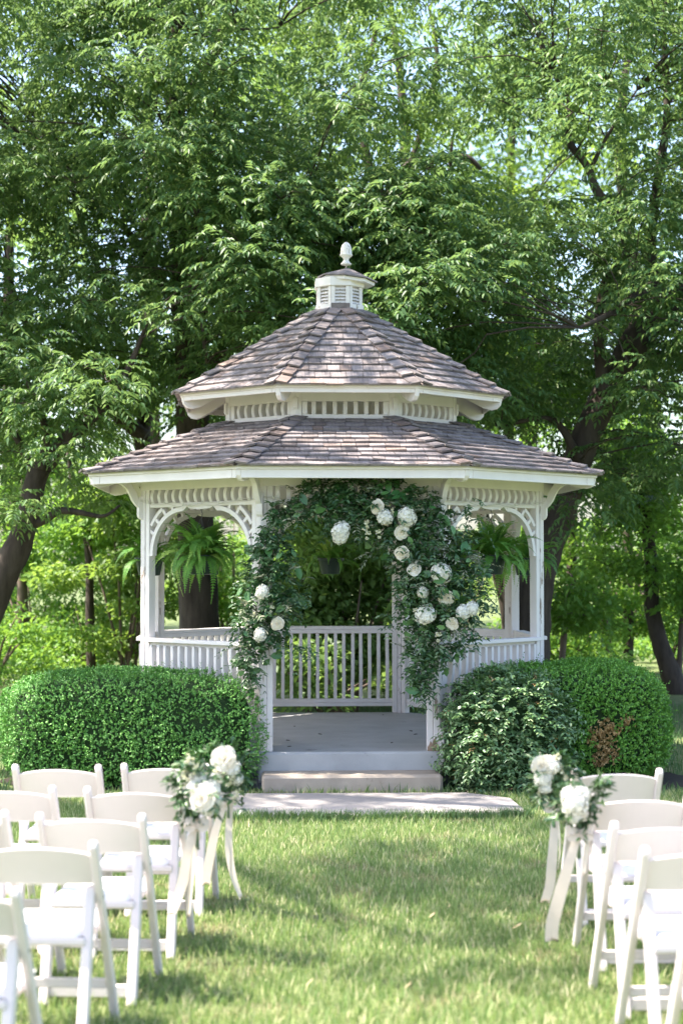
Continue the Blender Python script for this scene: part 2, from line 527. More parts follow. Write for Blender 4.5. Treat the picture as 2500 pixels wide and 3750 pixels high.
def arch(sx):
    """pierced quarter-round bracket; main arc, outer arc"""
    main, outer = MB(), MB()
    cx, cz = OW - .43, FR1 - .43
    def ring(mb, r0, r1, a0, a1, y0, y1, n):
        vs, fs = [], []
        for i in range(n + 1):
            a = R(a0 + (a1 - a0) * i / n)
            for r in (r0, r1):
                for y in (y0, y1):
                    vs.append((sx * (cx + r * math.cos(a)), y, cz + r * math.sin(a)))
        for i in range(n):
            q = 4 * i
            fs += [(q, q + 4, q + 5, q + 1), (q + 2, q + 3, q + 7, q + 6), (q, q + 2, q + 6, q + 4), (q + 1, q + 5, q + 7, q + 3)]
        fs += [(0, 1, 3, 2), (4 * n, 4 * n + 2, 4 * n + 3, 4 * n + 1)]
        mb.add(vs, fs)
    ring(main, .392, .43, 0, 90, .010, .058, 16)
    # little ogee heel where the arc meets the rail
    main.add([(sx * (cx - .05), .012, FR1), (sx * (cx + .03), .012, FR1), (sx * cx, .012, cz + .392), (sx * (cx - .05), .056, FR1), (sx * (cx + .03), .056, FR1), (sx * cx, .056, cz + .392)],
             [(0, 1, 2), (3, 5, 4), (0, 3, 4, 1), (1, 4, 5, 2), (2, 5, 3, 0)])
    a_lim = math.degrees(math.acos(.4295 / .512))
    ring(outer, .482, .512, a_lim, 90 - a_lim, .014, .052, 8)
    return main, outer, cx, cz
for sx, nm in ((-1, 'l'), (1, 'r')):
    m_, o_, cx_, cz_ = arch(sx)
    if sx < 0:
        arch_l = (m_.mesh('arch_bracket', WHITE), o_.mesh('outer_arc', WHITE))
    else:
        arch_r = (m_.mesh('arch_bracket', WHITE), o_.mesh('outer_arc', WHITE))
slat_me = MB().box(-.015, .015, .018, .048, .425, .488).mesh('bracket_slat', WHITE, bevel=.002)
sc = [(.16 * math.cos(a), FR1 + .001 - .026 * math.sin(a)) for a in [math.pi * i / 10 for i in range(11)]]
scallop_me = MB().prism(sc, .016, .052, 'y').mesh('scallop', WHITE)
toprail_me = MB().box(-OW - .012, OW + .012, -.075, .03, ZF + ZR - .034, ZF + ZR).box(-OW, OW, -.008, .034, ZF + ZR - .074, ZF + ZR - .0345).mesh('top_rail', WHITE, bevel=.004)
botrail_me = MB().box(-OW, OW, -.03, .03, RB0 - .075, RB0 - .038).box(-OW, OW, -.052, .034, RB0 - .0375, RB0 + .002).mesh('bottom_rail', WHITE, bevel=.004)
NSP, NBAL = 14, 14
for k in range(8):
    M = side(k) @ T(0, -AP, 0)
    bm_ = obj('beam', beam_me, gaz, side(k) @ T(0, -AP - .006, 0))
    fz = obj('frieze', frail_me, gaz, M)
    for i in range(NSP):
        x = -OW + .04 + (2 * OW - .08) * i / (NSP - 1)
        obj('spindle', spin_me, fz, T(x, .012, FR0))
    obj('scallop', scallop_me, fz)
    for sx, (am, om) in ((-1, arch_l), (1, arch_r)):
        ab = obj('arch_bracket', am, gaz, M)
        obj('outer_arc', om, ab)
        for a in (27, 42, 57, 71):
            aa = R(a)
            Mx = T(sx * (OW - .43), 0, FR1 - .43) @ Matrix.Rotation(sx * (math.pi / 2 - aa), 4, 'Y')
            obj('slat', slat_me, ab, Mx)
    if k:
        rl = obj('railing', toprail_me, gaz, side(k) @ T(0, -AP + .03, 0))
        obj('bottom_rail', botrail_me, rl)
        for i in range(NBAL):
            x = -OW + .055 + (2 * OW - .11) * i / (NBAL - 1) + random.uniform(-.003, .003)
            bo = obj('baluster', bal_me, rl, T(x, 0, RB0) @ Matrix.Rotation(random.uniform(-.006, .006), 4, 'Y'))

# eaves
def vert(k):
    return RZ(R(22.5 + 45 * k))
def eave(parent, ap_e, ze, hgt, trim, r_tail0, tail_poly):
    w = ap_e * math.tan(math.pi / 8)
    fm = MB().prism([(-w + .028, -ap_e + .012), (w - .028, -ap_e + .012), (w - .036, -ap_e + .034), (-w + .036, -ap_e + .034)], ze - trim - hgt, ze - trim + .002).mesh('fascia', WHITE, bevel=.003)
    tm = MB().prism([(-w, -ap_e), (w, -ap_e), (w - .014, -ap_e + .034), (-w + .014, -ap_e + .034)], ze - trim + .0025, ze).mesh('eave_trim', WHITE, bevel=.003)
    bk = MB().box(-.035, .035, -ap_e + .008, -ap_e + .0115, ze - trim - hgt + .003, ze - trim).mesh('joint_plate', WHITE)
    tl = MB().prism([(-r, z) for r, z in tail_poly], -.021, .021, 'x').mesh('rafter_tail', WHITE, bevel=.003)
    for k in range(8):
        f = obj('fascia', fm, parent, side(k))
        obj('eave_trim', tm, f)
        obj('joint_plate', bk, f, T(w - .11, 0, 0))
        obj('joint_plate', bk, f, T(-w + .11, 0, 0))
        obj('rafter_tail', tl, parent, vert(k))
APE = RE * C8
rt = [(RE - .014, ZE - .024), (RE - .022, ZE - .070), (RE - .05, ZE - .102), (RE - .095, ZE - .116), (RE - .17, ZE - .105), (RE - .30, ZE - .060), (RP - .02, ZE + .03), (RP - .02, ZE + .10), (RE - .30, ZE + .055)]
eave(gaz, APE, ZE, .068, .023, RP, rt)
# knee brackets at the posts
kb = [(RP + .235, 2.590), (RP + .130, 2.625), (RP + .085, 2.56), (RP + .045, 2.49), (RP + .028, 2.44), (RP + .026, 2.36), (RP + .055, 2.385), (RP + .085, 2.425), (RP + .108, 2.475), (RP + .135, 2.525), (RP + .18, 2.562)]
kb_me = MB().prism([(-r, z) for r, z in kb], -.024, .024, 'x').mesh('knee_bracket', WHITE, bevel=.003)
pad = [(RP - .03, 2.46), (RP + .028, 2.46), (RP + .030, 2.30), (RP + .022, 2.275), (RP + .008, 2.26), (RP - .03, 2.25)]
pad_me = MB().prism([(-r, z) for r, z in pad], -.030, .030, 'x').mesh('bracket_pad', WHITE, bevel=.003)
for k in range(8):
    kb_o = obj('knee_bracket', kb_me, gaz, vert(k))
    obj('bracket_pad', pad_me, kb_o)

# clerestory
APC = RC * C8
WC = APC * math.tan(math.pi / 8)
z0c = 3.05
ow = WC - .105
cpost_me = MB().prism([(-.05, -RC + .012), (0, -RC), (.05, -RC + .012), (.04, -RC + .09), (-.04, -RC + .09)], z0c, 3.50).mesh('clerestory_post', WHITE, bevel=.003)
csill_me = MB().box(-WC + .055, WC - .055, -APC + .003, -APC + .05, z0c, ZC + .043).mesh('clerestory_frame', WHITE, bevel=.003)
chead_me = MB().box(-WC + .03, WC - .03, -APC - .004, -APC + .04, 3.297, 3.50).mesh('clerestory_head', WHITE, bevel=.003)
cj_me = MB().box(-.024, .024, -APC, -APC + .05, ZC + .0435, 3.2965).mesh('clerestory_jamb', WHITE, bevel=.003)
cspin_me = MB().prism(bow_poly(3.297 - ZC - .043, .060, .014), -.0185, .0185, 'x').mesh('clerestory_spindle', WHITE, bevel=.003)
for k in range(8):
    obj('clerestory_post', cpost_me, gaz, vert(k))
    fr = obj('clerestory_frame', csill_me, gaz, side(k))
    obj('clerestory_head', chead_me, gaz, side(k))
    for sx in (-1, 1):
        obj('clerestory_jamb', cj_me, fr, T(sx * (WC - .08), 0, 0))
    for i in range(7):
        x = -ow + .055 + (2 * ow - .11) * i / 6
        obj('spindle', cspin_me, fr, T(x, -APC + .006, ZC + .043))
APU = RU * C8
ut = [(RU - .014, ZU - .022), (RU - .03, ZU - .085), (RU - .065, ZU - .118), (RU - .115, ZU - .128), (RU - .18, ZU - .110), (RU - .30, ZU - .045), (RC - .02, ZU + .06), (RC - .02, ZU + .16), (RU - .30, ZU + .13)]
eave(gaz, APU, ZU, .036, .022, RC, ut)
ub = [(RC + .015, 3.33), (RC - .03, 3.33), (RC - .03, 3.22), (RC + .005, 3.225), (RC + .016, 3.245)]
ub_me = MB().prism([(-r, z) for r, z in ub], -.022, .022, 'x').mesh('bracket_pad', WHITE, bevel=.002)
for k in range(8):
    obj('bracket_pad', ub_me, gaz, vert(k))

# roofs
N_SHINGLE = [0]
SH_LIMIT = 300
def shingle_geo(xb0, xb1, xt0, xt1, ln, tb=.011, lift=.010, warp=0.0):
    """butt at y=0; xb: butt x range, xt: head x range"""
    vs = [(xb0, 0, lift + warp), (xb1, 0, lift - warp), (xt1, ln, -.001), (xt0, ln, -.001), (xb0, 0, lift + tb + warp), (xb1, 0, lift + tb - warp), (xt1, ln, .002), (xt0, ln, .002)]
    fs = [(0, 3, 2, 1), (4, 5, 6, 7), (0, 1, 5, 4), (1, 2, 6, 5), (2, 3, 7, 6), (3, 0, 4, 7)]
    return vs, fs
def roof(name, ap_e, z_e, ap_t, z_t, ncourse, prio):
    run, rise = ap_e - ap_t, z_t - z_e
    L = math.hypot(run, rise)
    ca, sa = run / L, rise / L
    he, ht = ap_e * math.tan(math.pi / 8), ap_t * math.tan(math.pi / 8)
    deck = MB()
    for k in range(8):
        M = side(k)
        vs = [(-he, -ap_e, z_e), (he, -ap_e, z_e), (ht, -ap_t, z_t), (-ht, -ap_t, z_t)]
        vs += [(x * .985, y * .985, z - .02) for x, y, z in vs]
        deck.add(vs, [(0, 1, 2, 3), (4, 7, 6, 5), (0, 4, 5, 1), (3, 2, 6, 7)], M)
    rf = obj(name, deck.mesh(name, DECKM), gaz)
    # thin dark starter course along the eave
    ex = L / ncourse
    ln = ex * 1.55
    shared = [MB().add(*shingle_geo(-.5, .5, -.5, .5, ln, random.uniform(.014, .018), random.uniform(.011, .015), random.uniform(-.003, .003))).mesh('shingle', SHING) for _ in range(8)]
    field = MB()
    for k in (0, 1, 7, 2, 6, 3, 4, 5):
        Fm = side(k) @ basis((1, 0, 0), (0, ca, sa), (0, -sa, ca), (0, -ap_e, z_e + .001))
        def hw(y):
            return he + (ht - he) * max(0, min(y, L)) / L
        for c in range(-1, ncourse):
            y0 = max(c, 0) * ex - .028 - (0.006 if c < 0 else 0)
            zoff = 0 if c < 0 else .0
            l_ = ln if y0 + ln < L + .01 else max(.03, L - y0)
            x0, x1 = -hw(y0), hw(y0)
            t0, t1 = -hw(y0 + l_), hw(y0 + l_)
            x = x0
            cuts = [x0]
            while x < x1 - .07:
                x += random.uniform(.085, .175)
                cuts.append(min(x, x1))
            if cuts[-1] < x1:
                cuts[-1] = x1
            if len(cuts) > 2 and cuts[-1] - cuts[-2] < .05:
                cuts.pop(-2)
            for i in range(len(cuts) - 1):
                a, b_ = cuts[i] + .0025, cuts[i + 1] - .0025
                first, last = i == 0, i == len(cuts) - 2
                single = (k in prio) and (k == 0 or c < prio[k]) and N_SHINGLE[0] < SH_LIMIT and c >= 0
                ta = max(a, t0 + .002) if not first else t0
                tb_ = min(b_, t1 - .002) if not last else t1
                if tb_ < ta + .004:
                    tb_ = ta + .004
                jig = Matrix.Translation((0, random.uniform(-.006, .006), 0))
                if single and ta == a and tb_ == b_ and l_ == ln:
                    me = random.choice(shared)
                    Mx = Fm @ T((a + b_) / 2, y0, zoff) @ jig @ Matrix.Diagonal((b_ - a, 1, 1, 1))
                    obj('shingle', me, rf, Mx)
                    N_SHINGLE[0] += 1
                else:
                    g = shingle_geo(a, b_, ta, tb_, l_, random.uniform(.014, .018), random.uniform(.011, .015), random.uniform(-.003, .003))
                    if single:
                        obj('shingle', MB().add(*g).mesh('shingle', SHING), rf, Fm @ T(0, y0, zoff) @ jig)
                        N_SHINGLE[0] += 1
                    else:
                        field.add(g[0], g[1], Fm @ T(0, y0, zoff) @ jig)
    obj('shingle_field', field.mesh('shingle_field', SHING, fix=False), rf, kind='stuff')
    # hip caps: a board each side of every hip
    hl = math.hypot(L, he - ht)
    hd = Vector(((ht - he) / hl, L / hl, 0))
    nc = max(5, int(hl / .155))
    cex = (hl + .03) / nc
    caps = {}
    for sgn in (1, -1):
        caps[sgn] = []
        for v_ in range(4):
            tb = random.uniform(.014, .018); lf = random.uniform(.034, .042); w_ = random.uniform(.092, .108)
            g = MB()
            l2 = cex * 1.45
            vs = [(0, 0, lf), (0, -sgn * w_, lf - .004), (l2, -sgn * w_, .008), (l2, 0, .010), (0, 0, lf + tb), (0, -sgn * w_, lf - .004 + tb), (l2, -sgn * w_, .015), (l2, 0, .017)]
            fs = [(0, 3, 2, 1), (4, 5, 6, 7), (0, 1, 5, 4), (1, 2, 6, 5), (2, 3, 7, 6), (3, 0, 4, 7)]
            caps[sgn].append(g.add(vs, fs).mesh('hip_shingle', SHING))
    capfield = MB()
    for k in range(8):
        Fm = side(k) @ basis((1, 0, 0), (0, ca, sa), (0, -sa, ca), (0, -ap_e, z_e + .001))
        for sgn in (1, -1):                    # right edge, left edge of this face
            o = Vector((sgn * he, 0, 0))
            d = Vector((sgn * hd.x, hd.y, 0))
            n_ = Vector((-d.y, d.x, 0))
            for c in range(nc):
                p = o + d * (c * cex - .03 + random.uniform(-.006, .006))
                M = Fm @ basis(d, n_ * -1 if False else n_, Vector((0, 0, 1)), p)
                # inset side: towards the face centre
                me = random.choice(caps[-sgn])
                if k in (0, 1, 7):
                    obj('hip_shingle', me, rf, M)
                else:
                    capfield.add([v.co for v in me.vertices], [tuple(q.vertices) for q in me.polygons], M)
    obj('hip_field', capfield.mesh('hip_field', SHING, fix=False), rf, kind='stuff')
    return rf
lower = roof('lower_roof', APE + .012, ZE + .006, APC + .004, ZC + .004, 11, {0: 99, 1: 4, 7: 4})
upper = roof('upper_roof', APU + .012, ZU + .006, .205, 4.235, 12, {0: 99, 1: 4, 7: 4})

# cupola
cb = .2135
base_me = MB().prism(octa(cb + .012), 4.19, 4.296).mesh('cupola', WORN, bevel=.004)
cup = obj('cupola', base_me, gaz)
b = MB().prism(octa(cb - .055), 4.29, 4.50)
obj('inner_box', b.mesh('inner_box', SKIRT), cup)
tw = cb * math.tan(math.pi / 8)
stile_me = MB().box(-.017, .017, -cb, -cb + .02, 4.297, 4.462).mesh('louver_stile', WORN, bevel=.002)
lou_me = MB().prism([(-.012, -.018), (-.006, -.018), (.024, .012), (.018, .016)], -tw + .038, tw - .038, 'x').mesh('louver', WORN)
for k in range(8):
    for sx in (-1, 1):
        obj('louver_stile', stile_me, cup, side(k) @ T(sx * (tw - .021), 0, 0))
    for i in range(5):
        obj('louver', lou_me, cup, side(k) @ T(0, -cb + .014, 4.320 + i * .031))
b = MB().prism(octa(cb + .016), 4.4625, 4.545)
obj('band', b.mesh('band', WHITE, bevel=.004), cup)
# base flashing on the front
b = MB().prism([(-.095, 0), (.095, 0), (.072, .012), (-.072, .012)], 0, .085, 'y')
fls = MB().box(-.088, .088, -.233, -.2265, 4.205, 4.297)
obj('flashing', fls.mesh('flashing', SHING), cup)
# shallow eight-sided cap, a little askew
capo = MB()
ra, ca_ = .292, octa(.270)
cr = Matrix.Translation((.022, -.01, 4.0)) @ Matrix.Rotation(R(5.5), 4, 'Y') @ RZ(R(14)) @ Matrix.Translation((0, 0, -4.0))
for i in range(8):
    x0, y0 = ca_[i]
    x1, y1 = ca_[(i + 1) % 8]
    g_ = .985
    capo.add([(x0 * g_, y0 * g_, 4.548), (x1 * g_, y1 * g_, 4.548), (0, 0, 4.655), (x0 * g_, y0 * g_, 4.560), (x1 * g_, y1 * g_, 4.560), (0, 0, 4.668)], [(0, 2, 1), (3, 4, 5), (0, 1, 4, 3), (1, 2, 5, 4), (2, 0, 3, 5)])
cp = obj('cap', capo.mesh('cap', SHING), cup, cr)
ct = octa(.243)
cf = MB().prism(ct, 4.515, 4.549)
obj('cap_fascia', cf.mesh('cap_fascia', WHITE, bevel=.003), cup, cr)
fin = [(.0, 4.60), (.007, 4.602), (.007, 4.692), (.048, 4.693), (.052, 4.704), (.036, 4.718), (.025, 4.735), (.026, 4.75), (.042, 4.766), (.057, 4.780), (.061, 4.788), (.055, 4.796), (.053, 4.80), (.053, 4.825), (.048, 4.858), (.039, 4.882), (.025, 4.900), (.006, 4.910)]
fo = obj('finial', MB().lathe(fin, 18).mesh('finial', WORN, smooth=True), cup, Matrix.Translation((.015, 0, 0)) @ Matrix.Rotation(R(.6), 4, 'Y'))

# dead leaves lying on the floor
for i, (u, v) in enumerate(((1078, 2662), (1062, 2712), (1050, 2735), (1511, 2679), (1512, 2690), (1431, 2722), (1403, 2620), (1180, 2690))):
    s_ = (v - 2055.6) / (CAM_H - ZF)
    Y = F_PX / s_
    p = px(u, v, Y)
    d = rand_unit(1); d[0, 2] = 0
    V, Tt = leaf_tris6(np.array([[0, 0, .006]]), unit(d), np.array([[0, 0, 1.]]), .045, .022, curl=-.1)
    o = obj('fallen_leaf', mesh_arrays('fallen_leaf', V, Tt, BROWNL), None, Matrix.Translation((p.x, p.y, ZF + .001)))
    tag(o, 'small dark curled leaf lying on the gazebo floor', 'leaf', 'leaves on the gazebo floor')

# string of little clear lights looped along the frieze
sl = thing('string_light', 'pale wire string of little clear bulbs looped along the gazebo frieze', 'string light', (GX, GY, 0), PHI)
bulb_me = MB().lathe([(.0015, 0), (.005, .006), (.005, .02), (.0015, .032)], 6).mesh('bulb', BULBM)
def frieze_pt(k, x, z, off=.03):
    return side(k) @ Vector((x, -AP - off, z))
wire = MB()
for k in (7, 0, 1):
    for rep in range(2):
        pts = []
        n = 26
        for i in range(n + 1):
            t = i / n
            sag = .035 + .05 * (4 * t * (1 - t)) * (1 if rep else .8)
            pts.append(frieze_pt(k, -P_ / 2 + P_ * t, 2.455 - sag + .012 * math.sin(t * 23 + k + rep * 2) + random.uniform(-.006, .006), .022 + .006 * rep))
        w1 = MB().tube(pts, .0022, 5)
        obj('wire', w1.mesh('wire', WIREM), sl)
        for i in range(2, n, 4):
            M = T(*pts[i]) @ Matrix.Rotation(random.uniform(-1.2, 1.2), 4, 'Y') @ Matrix.Rotation(random.uniform(-1, 1), 4, 'X')
            obj('bulb', bulb_me, sl, M)

# ================================================================== HEDGES
def in_oct(P, marg=.0):
    """signed depth inside the gazebo octagon (positive = inside)"""
    x, y = P[:, 0] - GX, P[:, 1] - GY
    d = np.full(len(P), 1e9)
    best = np.zeros((len(P), 2))
    for k in range(8):
        a = -math.pi / 2 + PHI + k * math.pi / 4
        n = (math.cos(a), math.sin(a))
        dk = (AP + .06 + marg) - (x * n[0] + y * n[1])
        m = dk < d
        d = np.where(m, dk, d)
        best[m] = n
    return d, best

def super_pts(n, a, b_, c, ex=4.6):
    d = rand_unit(n)
    r = (np.abs(d[:, 0] / a) ** ex + np.abs(d[:, 1] / b_) ** ex + np.abs(d[:, 2] / c) ** ex) ** (-1 / ex)
    p = d * r[:, None]
    g = np.sign(p) * np.abs(p / [a, b_, c]) ** (ex - 1) / [a, b_, c]
    # even out the sampling: keep in proportion to the area each direction covers
    w = r ** 2 / np.maximum((unit(g) * d).sum(1), .25)
    keep = rng.random(n) < w / w.max()
    return p[keep], unit(g[keep])

def lumps(P, f, amp, seed):
    q = P * f + seed
    return amp * (np.sin(q[:, 0] * 1.7 + 1.3 * np.sin(q[:, 1] * 1.1)) + np.sin(q[:, 1] * 1.9 + 1.1 * np.sin(q[:, 2] * 1.3 + seed)) + np.sin(q[:, 2] * 2.1 + 1.2 * np.sin(q[:, 0] * .9))) / 3

def hedge_shape(n, cx, cy, rz, a, b_, h, seed, ex=4.6):
    p, g = super_pts(n, a, b_, h / 2, ex)
    c_, s_ = math.cos(rz), math.sin(rz)
    Rm = np.array([[c_, -s_, 0], [s_, c_, 0], [0, 0, 1]])
    p = p @ Rm.T
    g = g @ Rm.T
    p = p + g * (lumps(p, 3.0, .045, seed) + lumps(p, 9.0, .018, seed + 3))[:, None]
    p = p + [cx, cy, h / 2]
    keep = p[:, 2] > .035
    return p[keep], g[keep]

def sprig_leaves(p, g, per, ln, wd, slen, spread=.55, flat=.0):
    """each sprig: a short shoot pointing outward with pairs of leaves"""
    n = len(p)
    ax = unit(g + rng.normal(size=(n, 3)) * spread + [0, 0, .35])
    B, D, N = [], [], []
    sd = unit(np.cross(ax, rand_unit(n)))
    sd2 = np.cross(ax, sd)
    L = slen * rng.uniform(.6, 1.3, (n, 1))
    for j in range(per):
        t = j / max(1, per - 1)
        ang = j * math.pi / 2 * (1 if j % 2 else 1.0) + (math.pi if (j // 2) % 2 else 0)
        s_ = sd * math.cos(ang) + sd2 * math.sin(ang)
        B.append(p + ax * L * t)
        D.append(unit(ax * .75 + s_ + rng.normal(size=(n, 3)) * .25))
        N.append(unit(ax - s_ * .5 + rng.normal(size=(n, 3)) * .3))
    B, D, N = np.concatenate(B), np.concatenate(D), np.concatenate(N)
    m = len(B)
    return leaf_tris(B, D, N, ln * rng.uniform(.7, 1.25, m), wd * rng.uniform(.75, 1.2, m), mid=.55)

def hedge_core(parent, cx, cy, rz, a, b_, h, shrink, cull=True):  # solid hull under the leaves, inner shade put into its dark colour
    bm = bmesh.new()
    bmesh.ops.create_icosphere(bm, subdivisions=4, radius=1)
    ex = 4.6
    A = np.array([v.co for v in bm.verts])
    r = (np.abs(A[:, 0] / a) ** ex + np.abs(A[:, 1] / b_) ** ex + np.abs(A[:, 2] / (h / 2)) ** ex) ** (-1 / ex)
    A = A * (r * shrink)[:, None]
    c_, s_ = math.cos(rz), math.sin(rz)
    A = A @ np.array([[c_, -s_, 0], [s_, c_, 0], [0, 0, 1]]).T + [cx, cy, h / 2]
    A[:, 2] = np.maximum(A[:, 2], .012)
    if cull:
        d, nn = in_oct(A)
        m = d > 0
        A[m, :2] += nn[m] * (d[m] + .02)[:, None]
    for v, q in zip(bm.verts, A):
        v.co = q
    me = bpy.data.meshes.new('dark_core')
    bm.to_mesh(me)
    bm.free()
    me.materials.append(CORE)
    return obj('dark_core', me, parent)

def hedge(name, label, cat, cx, cy, rz, a, b_, h, n, per, ln, wd, slen, mat, seed, cull=True, spread=.55, dead=None, layers=2):
    th = thing(name, label, cat)
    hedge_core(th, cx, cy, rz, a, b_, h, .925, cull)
    P, Gn = [], []
    for l in range(layers):
        p, g = hedge_shape(int(n * 2.2), cx, cy, rz, a - .03 * l, b_ - .03 * l, h - .045 * l, seed)
        P.append(p[:n]); Gn.append(g[:n])
    p, g = np.concatenate(P), np.concatenate(Gn)
    if cull:
        d, _ = in_oct(p)
        k = d < 0
        p, g = p[k], g[k]
    if dead is not None:
        dm = np.zeros(len(p), bool)
        for (c, r) in dead:
            dm |= (((p - np.array(c)) / np.array(r)) ** 2).sum(1) + lumps(p, 14, .5, 2) + rng.random(len(p)) * .7 < 1.05
        V, Tt = sprig_leaves(p[dm], g[dm], per + 2, ln * 1.05, wd, slen, spread)
        dd = obj('dead_foliage', mesh_arrays('dead_foliage', V, Tt, DEADL), th, kind='stuff')
        dd['label'] = 'dry orange brown dead patch in the hedge'
        p, g = p[~dm], g[~dm]
    xs = rng.choice(len(p), 320, replace=False)
    V, Tt = join([sprig_leaves(p, g, per, ln, wd, slen, spread), sprig_leaves(p[xs], g[xs], per + 2, ln, wd, slen * 2.6, .3)])
    obj('foliage', mesh_arrays('foliage', V, Tt, mat), th, kind='stuff')
    return th

hedge('boxwood_hedge', 'dense clipped boxwood hedge all evenly green beside the gazebo step', 'hedge', -1.72, 14.33, R(-7), 1.11, .50, .94, 11000, 6, .0185, .0115, .032, BOXL, 1.0)
dcen = px(2205, 2715, 14.15)
dtop = px(2285, 2640, 14.25)
hedge('boxwood_hedge', 'clipped boxwood hedge with a dry brown dead patch on its side', 'hedge', 1.85, 14.66, R(8), .92, .60, .985, 9000, 6, .020, .0118, .036, BOXL2, 4.0, dead=[((dcen.x, dcen.y, dcen.z), (.17, .3, .24)), ((dtop.x, dtop.y, dtop.z), (.09, .2, .05))])

# loose privet spilling over the corner by the step: arching shoots with paired leaves
pv = thing('privet_shrub', 'loose grey green privet shrub with arching leafy shoots spilling beside the step', 'shrub')
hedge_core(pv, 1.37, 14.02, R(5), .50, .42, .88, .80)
def shoots(p, g, n_leaf, slen, ln, wd, droop=.5):
    n = len(p)
    ax = unit(g * .9 + rng.normal(size=(n, 3)) * .45 + [0, 0, .3])
    L = slen * rng.uniform(.5, 1.4, (n, 1))
    sd = unit(np.cross(ax, [[0, 0, 1]]) + rng.normal(size=(n, 3)) * .2)
    B, D, N = [], [], []
    for j in range(n_leaf):
        t = (j // 2 + .6) / (n_leaf / 2)
        s_ = sd * (1 if j % 2 else -1)
        pos = p + ax * L * t + np.array([0, 0, -1]) * droop * L * t * t
        B.append(pos)
        tang = unit(ax - np.array([0, 0, 1]) * droop * 2 * t)
        D.append(unit(tang * .7 + s_ * .9 + rng.normal(size=(n, 3)) * .2))
        N.append(unit(np.array([0, 0, 1.]) + rng.normal(size=(n, 3)) * .4 + g * .5))
    B, D, N = np.concatenate(B), np.concatenate(D), np.concatenate(N)
    m = len(B)
    return leaf_tris6(B, D, N, ln * rng.uniform(.7, 1.2, m), wd * rng.uniform(.8, 1.15, m), curl=.15)
p, g = hedge_shape(4200, 1.37, 14.02, R(5), .48, .42, .90, 8.0, ex=2.6)
p, g = p[:1700], g[:1700]
p = p + g * rng.uniform(-.12, .05, (len(p), 1))
k = in_oct(p)[0] < -.02
V, Tt = shoots(p[k], g[k], 10, .15, .044, .020)
obj('foliage', mesh_arrays('foliage', V, Tt, PRIVL), pv, kind='stuff')
V, Tt = shoots(p[k][:120], g[k][:120], 6, .07, .03, .013)
obj('dry_foliage', mesh_arrays('dry_foliage', V, Tt, DEADL), pv, kind='stuff')


# ================================================================== FERNS
def frond_mesh(L, droop, npair, seed):
    r = np.random.default_rng(seed)
    t = np.linspace(.06, 1, npair)
    # rachis in x-z plane: rises, then falls over
    def rach(t):
        return np.stack([L * (t * .92), 0 * t, L * (.85 * t - droop * t ** 2.4)], 1)
    c = rach(t)
    tg = unit(np.gradient(c, axis=0))
    V, Tt, o = [], [], 0
    for s_ in (-1, 1):
        w = L * .15 * np.sin(np.pi * np.clip(t * .93 + .07, 0, 1)) ** .6 * (1 - .45 * t)
        d = tg * .35 + np.array([0, s_, -.12]) + r.normal(size=(npair, 3)) * .08
        n = np.cross(tg, np.array([0, 1., 0])) * -1
        v, q = leaf_tris(c, unit(d), n + r.normal(size=(npair, 3)) * .15, w, w * .34 + .004, fold=.05, curl=.12, mid=.35)
        V.append(v); Tt.append(q + o); o += len(v)
    # thin rachis strip
    up = np.array([0, .0025, 0])
    rv = np.concatenate([c - up, c + up])
    k_ = np.arange(npair - 1)[:, None]
    q = np.concatenate([k_ + [0, 1, npair + 1], k_ + [0, npair + 1, npair]], 1).reshape(-1, 3)
    V.append(rv); Tt.append(q + o)
    return mesh_arrays('frond', np.concatenate(V), np.concatenate(Tt), FERNL)
fronds = [frond_mesh(random.uniform(.32, .44), random.uniform(.55, 1.45), 30, i) for i in range(7)]
pot_me = MB().lathe([(.085, -.16), (.10, -.155), (.128, -.02), (.142, -.018), (.142, .008), (.130, .008), (.126, -.03), (.0, -.03)], 20).mesh('pot', POTM, smooth=False)
def fern(k, label, n, scale=1.0, zc=1.91, out=.0):
    M = Matrix.Translation((GX, GY, 0)) @ RZ(PHI) @ side(k)
    loc = M @ Vector((0, -AP - out + .03, zc))
    th = thing('hanging_fern', label, 'hanging plant', loc, PHI + R(45 * k), 'ferns hung in the gazebo arches')
    obj('pot', pot_me, th)
    hk = MB()
    for a in (0, 2.1, 4.2):
        hk.tube([(.135 * math.cos(a), .135 * math.sin(a), .0), (.005 * math.cos(a), .005 * math.sin(a), .32)], .0022, 5)
    hk.tube([(0, 0, .315), (.012, 0, .34), (.016, 0, .37), (0, 0, .40), (0, 0, FR1 - zc + .03)], .0035, 6)
    obj('hanger', hk.mesh('hanger', DARKW), th)
    for i in range(n):
        a = 2 * math.pi * i / n + random.uniform(-.25, .25)
        tilt = random.choice((random.uniform(-1.1, -.5), random.uniform(-.6, .1), random.uniform(-.1, .9)))
        sc_ = scale * random.uniform(.65, 1.12)
        M = T(.05 * math.cos(a), .05 * math.sin(a), .0) @ RZ(a) @ Matrix.Rotation(tilt, 4, 'Y') @ Matrix.Rotation(random.uniform(-.4, .4), 4, 'X') @ Matrix.Diagonal((sc_, sc_, sc_, 1))
        obj('frond', random.choice(fronds), th, M)
fern(7, 'full bright green fern in a hanging pot above the evenly green hedge', 150, 1.05, 1.93)
fern(1, 'hanging fern in dark green pot half behind the flower garland above the privet shrub', 125, 1.02, 1.93)
fern(6, 'hanging fern on the outer gazebo side nearest the evenly green hedge', 60, .95)
fern(2, 'hanging fern on the outer gazebo side nearest the hedge with the dead patch', 60, .95)
fern(4, 'dark shaded hanging fern in the middle of the back gazebo arch', 34, .9)
fern(5, 'shaded hanging fern in the back gazebo arch before the thick straight tree trunk', 34, .9)
fern(3, 'shaded hanging fern in the back gazebo arch before the thick leaning tree trunk', 34, .9)

